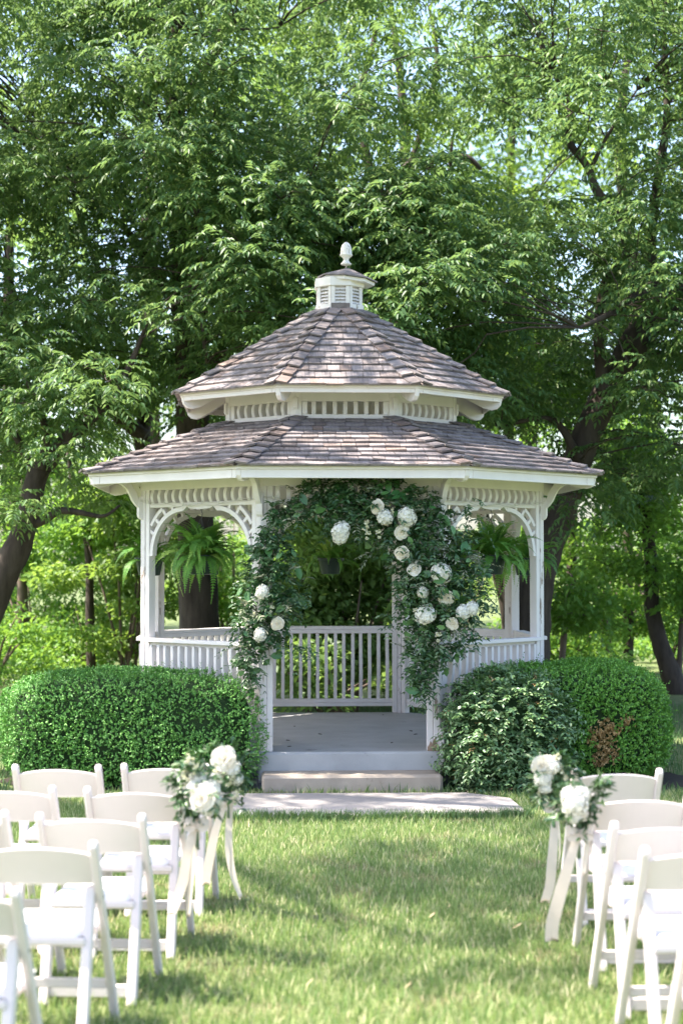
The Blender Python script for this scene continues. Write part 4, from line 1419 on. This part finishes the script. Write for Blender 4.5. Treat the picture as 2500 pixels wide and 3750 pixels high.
B = Tree('walnut_tree', 'big walnut tree whose thick trunk leans away from the gazebo over the dead patched hedge')
B.limb([(1925, 2560, 175), (1930, 2400, 160), (1950, 2200, 140), (1990, 2030, 125), (2060, 1850, 112), (2125, 1650, 108), (2190, 1500, 104), (2280, 1330, 112), (2370, 1190, 118), (2480, 1080, 112), (2600, 960, 90), (2750, 800, 60)], 21.5, True)
B.limb([(2120, 1690, 40), (2050, 1560, 26), (1978, 1532, 20), (1880, 1550, 16), (1830, 1570, 8)], 21.3)
B.limb([(2215, 1450, 50), (2190, 1250, 40), (2215, 1040, 36), (2286, 930, 36), (2270, 815, 32), (2182, 695, 32), (2150, 610, 28), (2082, 520, 28), (2088, 440, 24), (2075, 355, 18), (2030, 280, 10)], 21.0)
B.limb([(2085, 440, 16), (2130, 350, 12), (2220, 300, 8)], 21)
B.limb([(2160, 620, 18), (2210, 520, 14), (2270, 420, 10), (2330, 330, 6)], 21)
B.limb([(2420, 1150, 60), (2380, 950, 44), (2400, 700, 36), (2440, 420, 28), (2430, 100, 20), (2450, -200, 8)], 21.8)
B.limb([(2480, 1080, 60), (2350, 1080, 40, 20.5), (2230, 1150, 24, 19.6), (2120, 1200, 12, 19)], 21.3)

Cc = Tree('leaning_tree', 'dark crooked tree leaning in towards the gazebo roof from beyond the plain hedge')
Cc.limb([(-130, 2540, 140), (-90, 2350, 128), (11, 2112, 115), (72, 1990, 98), (110, 1863, 84), (133, 1753, 76), (182, 1681, 68), (265, 1592, 56), (345, 1520, 44), (420, 1440, 32), (480, 1330, 24), (540, 1180, 10)], 19.5, True)
Cc.limb([(105, 1930, 40), (166, 1902, 32), (221, 1871, 28), (293, 1877, 22), (380, 1890, 14), (440, 1850, 8)], 19.5)
Cc.limb([(150, 1720, 36), (170, 1600, 28), (140, 1480, 20), (90, 1380, 12)], 19.4)
Cc.limb([(135, 1760, 34), (60, 1600, 26), (-40, 1450, 18), (-120, 1300, 10)], 19.6)

Dd = Tree('forked_tree', 'forked tree rising behind the lower roof edge over the plain hedge', BARK, FARL)
Dd.limb([(560, 2540, 80), (556, 2200, 74), (548, 1900, 70), (535, 1700, 66), (520, 1587, 62), (530, 1510, 56), (497, 1421, 48), (468, 1370, 40), (430, 1220, 32), (380, 1040, 26), (300, 820, 20), (240, 600, 10)], 24, True)
Dd.limb([(530, 1600, 56), (450, 1535, 56), (390, 1480, 52), (310, 1425, 44), (249, 1388, 38), (188, 1333, 34), (120, 1240, 28), (70, 1120, 20), (30, 980, 10)], 23.6)
Dd.limb([(470, 1380, 26), (560, 1350, 20), (640, 1400, 12), (690, 1440, 8)], 23.6)
Dd.limb([(250, 1390, 20), (330, 1250, 16), (400, 1050, 14), (420, 900, 8)], 23.6)

Ee = Tree('walnut_tree', 'branching tree seen over the gazebo cupola with pale limbs against bright leaves', BARK, LIGHTL)
Ee.limb([(1500, 2540, 90), (1480, 2200, 84), (1460, 1700, 76), (1440, 1200, 64), (1430, 900, 56), (1440, 700, 50), (1500, 610, 44), (1560, 590, 38), (1696, 574, 28), (1760, 620, 14)], 25.5, True)
Ee.limb([(1425, 690, 30), (1480, 630, 34), (1529, 598, 30), (1590, 620, 26), (1640, 640, 20), (1650, 560, 14), (1660, 480, 8)], 25)
Ee.limb([(1560, 590, 18), (1620, 680, 20), (1696, 709, 24), (1730, 770, 26), (1768, 805, 28), (1824, 821, 26), (1911, 821, 18), (1960, 760, 8)], 24.8)
Ee.limb([(1800, 820, 14), (1850, 770, 12), (1950, 725, 8)], 24.6)
Ee.limb([(1440, 800, 40), (1350, 600, 34), (1320, 350, 26), (1380, 100, 18), (1420, -150, 8)], 25.5)
Ee.limb([(1500, 610, 28), (1560, 420, 24), (1600, 220, 18), (1570, 20, 12)], 25.5)

# crown clumps of these near trees: an uneven field with open gaps where the sky shows
gaps = [(150, 930, 150), (60, 860, 110), (1000, 190, 105), (1620, 130, 120), (1780, 160, 80), (1950, 190, 80), (1640, 560, 110), (1850, 480, 90), (2060, 470, 80), (2150, 1000, 80), (1960, 1590, 80), (2350, 2050, 150), (310, 1720, 80), (330, 760, 70), (920, 330, 50), (1880, 640, 170), (2240, 640, 150), (580, 1240, 70), (340, 900, 60), (1080, 420, 60), (2300, 420, 90), (700, 1090, 55), (1820, 300, 80), (1420, 60, 70), (2200, 880, 120)]
near = [A, B, Cc, Dd, Ee]
def nearest_tree(c):
    best, bt = 1e9, None
    for t in near:
        for sp, rr, m in t.limbs:
            for q in sp[::2]:
                d = (q - c).length_squared
                if d < best:
                    best, bt = d, t
    return bt
cl = 0
for gy in np.arange(-300, 1880, 112):
    for gx in np.arange(-700, 3250, 128):
        u = gx + random.uniform(-70, 70)
        v = gy + random.uniform(-60, 60)
        if v > 1500 and 420 < u < 2100:
            continue
        if v > 1650:
            if random.random() < .68:
                continue
        skip = False
        for (a, b_, r_) in gaps:
            if (u - a) ** 2 + (v - b_) ** 2 < (r_ * .8) ** 2:
                skip = True
        if skip or random.random() < .10:
            continue
        Y = random.uniform(19.0, 24.5)
        if 900 < u < 1700 and 700 < v < 1500:
            Y = random.uniform(18.4, 22)
        c = px(u, v, Y)
        t = nearest_tree(c)
        dens = 1.0
        if 750 < u < 1900 and 650 < v < 1500:
            dens = 1.35
        if u > 1350 and v < 650:
            dens = .72
        if v > 1500:
            dens = .7
        rr_ = (random.uniform(.50, .80), random.uniform(.5, .8), random.uniform(.30, .50))
        t.clumps.append((c, rr_, dens * random.uniform(.7, 1.2)))
        cl += 1
for (u, v) in [(40, 1480), (330, 1640), (380, 1400), (300, 1350), (30, 1860)]:
    Cc.clumps.append((px(u + random.uniform(-30, 30), v, random.uniform(18.2, 19.0)), (random.uniform(.35, .55), random.uniform(.3, .5), random.uniform(.2, .3)), .45))
ntri = sum(t.build(72) for t in near)

# boughs of the first tree reaching out over the gazebo and lawn (mostly above the frame): they give the dappled shade
Sh = Tree('walnut_tree', 'spreading walnut tree at the lawn edge whose high boughs shade the chairs and gazebo')
Sh.world_limb([(-8.2, 15.2, 0), (-8.0, 15.1, 2.5), (-7.6, 14.9, 5.0), (-7.0, 14.6, 7.0), (-5.8, 14.0, 9.0), (-4.4, 13.2, 10.5)], [.42, .36, .32, .26, .18, .06], True)
Sh.world_limb([(-7.2, 14.7, 6.4), (-5.8, 15.4, 7.7), (-3.8, 16.0, 8.4), (-1.6, 16.4, 8.9), (.6, 16.6, 9.2)], [.18, .15, .11, .07, .03])
Sh.world_limb([(-7.4, 14.8, 5.8), (-6.8, 12.8, 7.4), (-6.0, 10.6, 8.2), (-5.2, 8.4, 8.6)], [.17, .14, .10, .04])
Sh.world_limb([(-6.9, 14.5, 7.2), (-5.2, 13.0, 8.4), (-3.6, 12.2, 9.0)], [.15, .10, .05])
def over(n, xr, yr, zr, prob_fn):
    for _ in range(n):
        c = Vector((random.uniform(*xr), random.uniform(*yr), random.uniform(*zr)))
        if c.z < CAM_H + .343 * c.y + .75:
            c.z = CAM_H + .343 * c.y + .75 + random.uniform(0, .8)
        Sh.clumps.append((c, (random.uniform(.5, .8), random.uniform(.5, .8), random.uniform(.25, .4)), random.uniform(1.0, 1.5)))
over(36, (-6.6, .8), (11.8, 16.8), (7.4, 9.6), None)        # over the gazebo
over(14, (-7.6, -2.6), (9.4, 12.6), (7.0, 9.2), None)      # over the hedge and path
over(7, (-8.0, -2.6), (4.6, 9.0), (6.4, 8.8), None)       # over the lawn, looser
ntri += Sh.build(56)

# slender trunks in the thin wood behind
def pole_tree(label, pix, Y, bark, clumps, leaf=UNDERL, per=520, size=(.3, .12, .06)):
    t = Tree('young_tree', label, bark, leaf, 's')
    t.limb(pix, Y, True)
    for (u, v, r_, d) in clumps:
        t.clumps.append((px(u, v, Y + random.uniform(-.8, .8)), (r_, r_, r_ * .6), d))
    return t.build(per, size)
def cl_list(u0, u1, v0, v1, n, r_=.8):
    return [(random.uniform(u0, u1), random.uniform(v0, v1), random.uniform(.6, 1.2) * r_, random.uniform(.7, 1.2)) for _ in range(n)]
pole_tree('slim dark trunked young tree behind the plain hedge, upright', [(335, 2480, 36), (330, 2250, 32), (326, 2029, 30), (300, 1900, 26), (276, 1836, 24), (250, 1650, 16)], 27, BARK, cl_list(120, 520, 1650, 2150, 10))
pole_tree('straight pale trunked young tree farther back behind the plain hedge', [(92, 2480, 46), (85, 2333, 42), (83, 2060, 38), (90, 1800, 30), (100, 1550, 20)], 29, BARK2, cl_list(-150, 260, 1500, 2100, 10))
pole_tree('bent double curved tree beyond the hedge with the dead patch', [(2470, 2520, 84), (2443, 2435, 74), (2411, 2340, 62), (2384, 2212, 54), (2386, 2085, 50), (2373, 1989, 46), (2360, 1861, 46), (2322, 1766, 46), (2233, 1689, 40), (2160, 1620, 26), (2120, 1530, 12)], 24, BARK, cl_list(2180, 2560, 1620, 2150, 8))
pole_tree('short broken looking trunk tree between two darker trunks beyond the dead patched hedge', [(2300, 2480, 40), (2298, 2200, 38), (2297, 1925, 36), (2297, 1830, 34), (2290, 1700, 24)], 28, BARK, cl_list(2150, 2450, 1550, 2000, 6))
pole_tree('slim dark tree close beside the thick leaning trunk', [(2085, 2500, 40), (2088, 2250, 38), (2092, 2053, 36), (2095, 1880, 34), (2092, 1734, 30), (2080, 1500, 16)], 26, BARK, cl_list(1950, 2250, 1450, 2100, 8))
pole_tree('pinkish pale barked sapling just behind the dead patched hedge', [(2038, 2500, 26), (2054, 2435, 26), (2062, 2340, 24), (2075, 2230, 18), (2090, 2100, 10)], 23, BARK2, cl_list(1990, 2180, 2080, 2300, 4, .5))
pole_tree('thin pale stem sapling at the meadow edge', [(2478, 2560, 24), (2488, 2400, 22), (2496, 2250, 18), (2510, 2050, 10)], 24, BARK2, cl_list(2420, 2620, 1950, 2250, 4, .6))
pole_tree('dark trunk tree rising behind the upper roof edge toward the leaning trunk', [(1870, 2500, 60), (1866, 2000, 50), (1862, 1600, 38), (1860, 1450, 34), (1880, 1390, 28), (1946, 1306, 22), (1990, 1200, 12)], 24.5, BARK, cl_list(1800, 2100, 1250, 1600, 7))
pole_tree('leaning dark tree seen through the arch above the privet shrub', [(1880, 2500, 50), (1850, 2220, 46), (1826, 2120, 44), (1790, 1960, 40), (1750, 1800, 30)], 27, BARK, [], FARL)
pole_tree('dark trunk tree seen behind the back railing', [(1160, 2480, 40), (1165, 2200, 36), (1172, 2000, 32), (1160, 1800, 24)], 28, BARK, cl_list(1050, 1300, 1850, 2150, 5))
pole_tree('second dark trunk tree seen behind the back railing beside the corner post', [(1395, 2480, 50), (1385, 2200, 46), (1375, 2000, 42), (1370, 1800, 32)], 26, BARK, cl_list(1280, 1500, 1850, 2100, 5))

# leafy understory shrubs, lit from behind
def bush(label, u, v, Y, w, h, n, leaf=UNDERL, size=(.11, .06), name='leafy_shrub'):
    base = px(u, 2056, Y)
    th = thing(name, label, 'shrub', (base.x, Y, 0), 0, 'understory shrubs in the wood behind the gazebo')
    top = px(u, v, Y).z
    parts = []
    for i in range(n):
        z = random.uniform(.15, 1) * top
        wz = w * (.55 + .6 * math.sin(math.pi * min(1, z / top)))
        c = (random.uniform(-wz, wz), random.uniform(-.9, .9), z)
        r_ = (random.uniform(.3, .6), random.uniform(.3, .6), random.uniform(.14, .26))
        p, out = clump_pts(c, r_, int(180 * h))
        parts.append(simple_leaves(p, out, *size))
    V, Tt = join(parts)
    V[:, 2] = np.maximum(V[:, 2], .02)
    obj('foliage', mesh_arrays('foliage', V, Tt, leaf), th, kind='stuff')
    sm = MB()
    for i in range(7):
        e = Vector((random.uniform(-w, w) * .8, random.uniform(-.6, .6), top * random.uniform(.6, .95)))
        sm.tube([Vector((random.uniform(-.15, .15), random.uniform(-.1, .1), -.02)), e * .5 + Vector((0, 0, .1)), e], [.03, .02, .008], 6)
    obj('stem', sm.mesh('stem', BARK2, smooth=True, fix=False), th, kind='stuff')
    return len(Tt)
bush('bright sunlit shrub reaching up beside the gazebo post on the plain hedge side', 470, 1720, 26.5, 1.0, 1, 36, LIGHTL, (.12, .07))
bush('wide green shrub at the wood edge past the end of the plain hedge', 130, 2000, 29, 1.5, 1, 26)
bush('low mixed shrub in front of the slim dark young tree', 330, 2200, 28, 1.1, 1, 18)
bush('leafy shrub showing beside the thick straight trunk', 860, 1850, 28, .8, 1, 30)
bush('dark leafy shrub filling the back arch beside the thick straight trunk', 1100, 1880, 21.2, .35, 1, 30, FARL)
bush('tall leafy shrub behind the middle of the back railing', 1270, 1860, 20.6, .8, 1, 32, FARL)
bush('leafy shrub behind the corner post of the back railing', 1470, 1880, 21.2, .8, 1, 30, FARL)
bush('sunlit shrub behind the arch above the privet shrub', 1660, 2050, 30, 1.0, 1, 16, LIGHTL)
bush('broad shrub with layered pale leaves below the bent double curved tree', 2200, 2060, 27.5, 1.1, 1, 26, UNDERL)
bush('shrub with layered pale leaves at the meadow edge', 2440, 2080, 29, 1.0, 1, 20, UNDERL)
bush('dense shrub directly behind the hedge with the dead patch', 2060, 2280, 25.5, .7, 1, 14, UNDERL)
bush('low dark shrub right behind the back railing', 1180, 2380, 19.5, 1.3, 1, 18, FARL)
bush('long low shrub bank at the wood edge behind the end of the plain hedge', 60, 2290, 31, 2.2, 1, 20)
bush('low shrub bank at the meadow edge beyond the bent double curved tree', 2480, 2290, 32, 1.6, 1, 14)
bush('low shrub under the dark crooked leaning tree', -40, 2200, 26, 1.1, 1, 18)

# farther trees: rounder crowns, taller
def far_tree(u, Y, w, h, n, label, leaf=FARL, z0=.22):
    t = Tree('far_tree', label, BARK, leaf, 's')
    x = (u - 1250) / F_PX * Y
    t.world_limb([(x, Y, 0), (x + random.uniform(-.3, .3), Y, h * .35), (x + random.uniform(-.6, .6), Y, h * .7), (x, Y, h * .95)], [.30, .24, .15, .04], True)
    for i in range(n):
        z = random.uniform(z0, 1.0) * h
        k_ = math.sin(math.pi * min(1, max(.12, (z / h - z0 * .6) / (1.04 - z0 * .6)))) ** .6
        a = random.uniform(0, 6.28)
        r_ = math.sqrt(random.random()) * w * k_
        c = Vector((x + r_ * math.cos(a), Y + r_ * math.sin(a), z))
        t.clumps.append((c, (random.uniform(.8, 1.5), random.uniform(.8, 1.5), random.uniform(.5, .9)), random.uniform(.7, 1.2)))
    return t.build(210, (.3, .20, .11))
FT = ['far tree with a broad pale crown', 'far tree with a tall narrow crown', 'far tree with a loose rounded crown']
far_tree(-500, 44, 3.4, 17, 38, 'broad far tree behind the dark crooked leaning tree')
far_tree(60, 48, 3.2, 15.5, 34, 'far tree behind the slim dark young tree', LIGHTL)
far_tree(560, 43, 3.4, 18.5, 44, 'tall far tree behind the thick straight trunk')
far_tree(1000, 50, 3.4, 18, 38, 'tall far tree behind the gazebo cupola, on the plain hedge side', LIGHTL)
far_tree(1420, 45, 3.6, 18.5, 44, 'tall far tree behind the gazebo cupola, on the dead patched hedge side')
far_tree(1900, 47, 3.4, 17.0, 44, 'pale sunlit far tree in the gap above the upper roof edge', LIGHTL)
far_tree(2350, 44, 3.4, 18.0, 42, 'tall far tree behind the thick leaning trunk', LIGHTL)
far_tree(2900, 48, 3.4, 17, 34, 'far tree past the thick leaning trunk')
# distant thicket at the far side of the meadow
th = thing('far_thicket', 'pale distant thicket closing the meadow behind the trees', 'thicket')
parts = []
for i in range(150):
    x = random.uniform(-26, 26)
    c = (x, 68 + random.uniform(-3, 3), random.uniform(.3, 4.2 if x < 2 else 2.6))
    p, out = clump_pts(c, (1.3, 1.0, .8), 150)
    parts.append(simple_leaves(p, out, .26, .16))
V, Tt = join(parts)
V[:, 2] = np.maximum(V[:, 2], .02)
obj('foliage', mesh_arrays('foliage', V, Tt, LIGHTL), th, kind='stuff')

# ================================================================== GRASS
def grass_mesh(name, X, Y, hmin, hmax, wid, mat, dry=0.0):
    n = len(X)
    h = rng.uniform(hmin, hmax, n)
    a = rng.random(n) * 2 * math.pi
    lean = rng.uniform(.1, .75, n) * h
    ld = rng.random(n) * 2 * math.pi
    w = wid * rng.uniform(.7, 1.3, n)
    sx, sy = np.cos(a) * w / 2, np.sin(a) * w / 2
    lx, ly = np.cos(ld) * lean, np.sin(ld) * lean
    z0 = np.full(n, -.004)
    V = np.stack([np.stack([X - sx, Y - sy, z0], 1), np.stack([X + sx, Y + sy, z0], 1),
                  np.stack([X - sx * .8 + lx * .35, Y - sy * .8 + ly * .35, h * .58], 1), np.stack([X + sx * .8 + lx * .35, Y + sy * .8 + ly * .35, h * .58], 1),
                  np.stack([X + lx, Y + ly, h], 1)], 1).reshape(-1, 3)
    k_ = np.arange(n)[:, None] * 5
    Tt = np.concatenate([k_ + [0, 1, 3], k_ + [0, 3, 2], k_ + [2, 3, 4]], 1).reshape(-1, 3)
    return mesh_arrays(name, V, Tt, mat)
def grass_field(n, y0, y1, marg):
    Y = np.sqrt(rng.uniform(y0 ** 2, y1 ** 2, n))
    X = rng.uniform(-1, 1, n) * (Y * .206 + marg)
    # tufts: pull blades towards a coarse random lattice
    cx, cy = np.round(X / .055) * .055, np.round(Y / .055) * .055
    hsh = np.sin(cx * 91.7 + cy * 57.3) * 43758.5
    hsh2 = np.sin(cx * 33.1 + cy * 77.9) * 24634.6
    ox, oy = (hsh - np.floor(hsh) - .5) * .05, (hsh2 - np.floor(hsh2) - .5) * .05
    pull = rng.random(n) * .55
    X = X + (cx + ox - X) * pull
    Y = Y + (cy + oy - Y) * pull
    return X, Y
X, Y = grass_field(215000, 4.3, 13.7, .45)
pp = np.array(pad_poly())
def in_pad(X, Y, m=0.0):
    inside = np.zeros(len(X), bool)
    px_, py_ = pp[:, 0], pp[:, 1] + m
    j = len(pp) - 1
    for i in range(len(pp)):
        c_ = ((py_[i] > Y) != (py_[j] > Y)) & (X < (px_[j] - px_[i]) * (Y - py_[i]) / (py_[j] - py_[i] + 1e-9) + px_[i])
        inside ^= c_
        j = i
    return inside
def bed_mask(X, Y):
    return (((X + 1.75) / 1.15) ** 2 + ((Y - 14.55) / .68) ** 2 < 1) | (((X - 1.9) / 1.2) ** 2 + ((Y - 14.5) / .8) ** 2 < 1)
k_ = ~in_pad(X, Y) & ~bed_mask(X, Y)
X, Y = X[k_], Y[k_]
hm = .5 + .5 * np.sin(X * 2.1 + 1.3 * np.sin(Y * 1.7)) * np.sin(Y * 2.6 + np.sin(X * 1.4))
short = rng.random(len(X)) < .8
patch = np.sin(X * 5.3 + 2.1 * np.sin(Y * 3.1)) * np.sin(Y * 4.4 + 1.7 * np.sin(X * 2.7)) + rng.normal(size=len(X)) * .35 > .85
DRYG = leaf_mat('dry_grass_blade', [(0, (.20, .21, .09)), (.5, (.38, .34, .19)), (1, (.58, .50, .33))], (.4, .38, .18), .3, .6, .2)
obj('dry_grass', grass_mesh('dry_grass', X[patch], Y[patch], .02, .045, .0052, DRYG), kind='stuff')['label'] = 'pale dry patches in the lawn'
X, Y, short = X[~patch], Y[~patch], short[~patch]
obj('lawn_grass', mesh_arrays.__call__ if False else grass_mesh('lawn_grass', X[short], Y[short], .022, .050, .0052, GRASSM), kind='stuff')['label'] = 'short patchy lawn grass in the aisle'
obj('lawn_grass', grass_mesh('lawn_grass', X[~short], Y[~short], .045, .078, .0050, GRASSM), kind='stuff')['label'] = 'taller blades standing out of the lawn'
# longer blades along the slab edge
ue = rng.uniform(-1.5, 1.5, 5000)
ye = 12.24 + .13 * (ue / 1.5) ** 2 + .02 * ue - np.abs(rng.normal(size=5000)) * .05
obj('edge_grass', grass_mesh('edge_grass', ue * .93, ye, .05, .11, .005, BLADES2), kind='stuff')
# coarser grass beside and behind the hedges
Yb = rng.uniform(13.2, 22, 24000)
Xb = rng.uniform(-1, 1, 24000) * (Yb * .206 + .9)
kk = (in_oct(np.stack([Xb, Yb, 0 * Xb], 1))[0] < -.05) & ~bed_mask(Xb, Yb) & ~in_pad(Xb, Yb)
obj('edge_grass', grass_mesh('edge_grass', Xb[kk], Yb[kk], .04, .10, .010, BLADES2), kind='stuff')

# dry bits on the lawn
for i, (u, v, l_) in enumerate([(1120, 3615, .05), (1480, 3625, .045), (1565, 3370, .06), (1870, 3410, .07), (1640, 3330, .035)]):
    Yd = F_PX / ((v - 2055.6) / CAM_H)
    p = px(u, v, Yd)
    a = random.uniform(.3, 1.2)
    Vv, Tq = leaf_tris6(np.zeros((1, 3)), np.array([[math.cos(a), math.sin(a), .35]]), np.array([[0, -.5, 1.]]), l_, l_ * .2, curl=-.15)
    o = obj('dry_leaf', mesh_arrays('dry_leaf', Vv, Tq, DRYL), None, Matrix.Translation((p.x, p.y, .022)))
    tag(o, 'pale dry leaf scrap lying on the aisle grass', 'leaf', 'dry leaf scraps on the lawn')
tris = sum(len(o.data.polygons) for o in S.objects if o.type == 'MESH')
print('polygons', tris, 'near', ntri, 'clumps', cl)
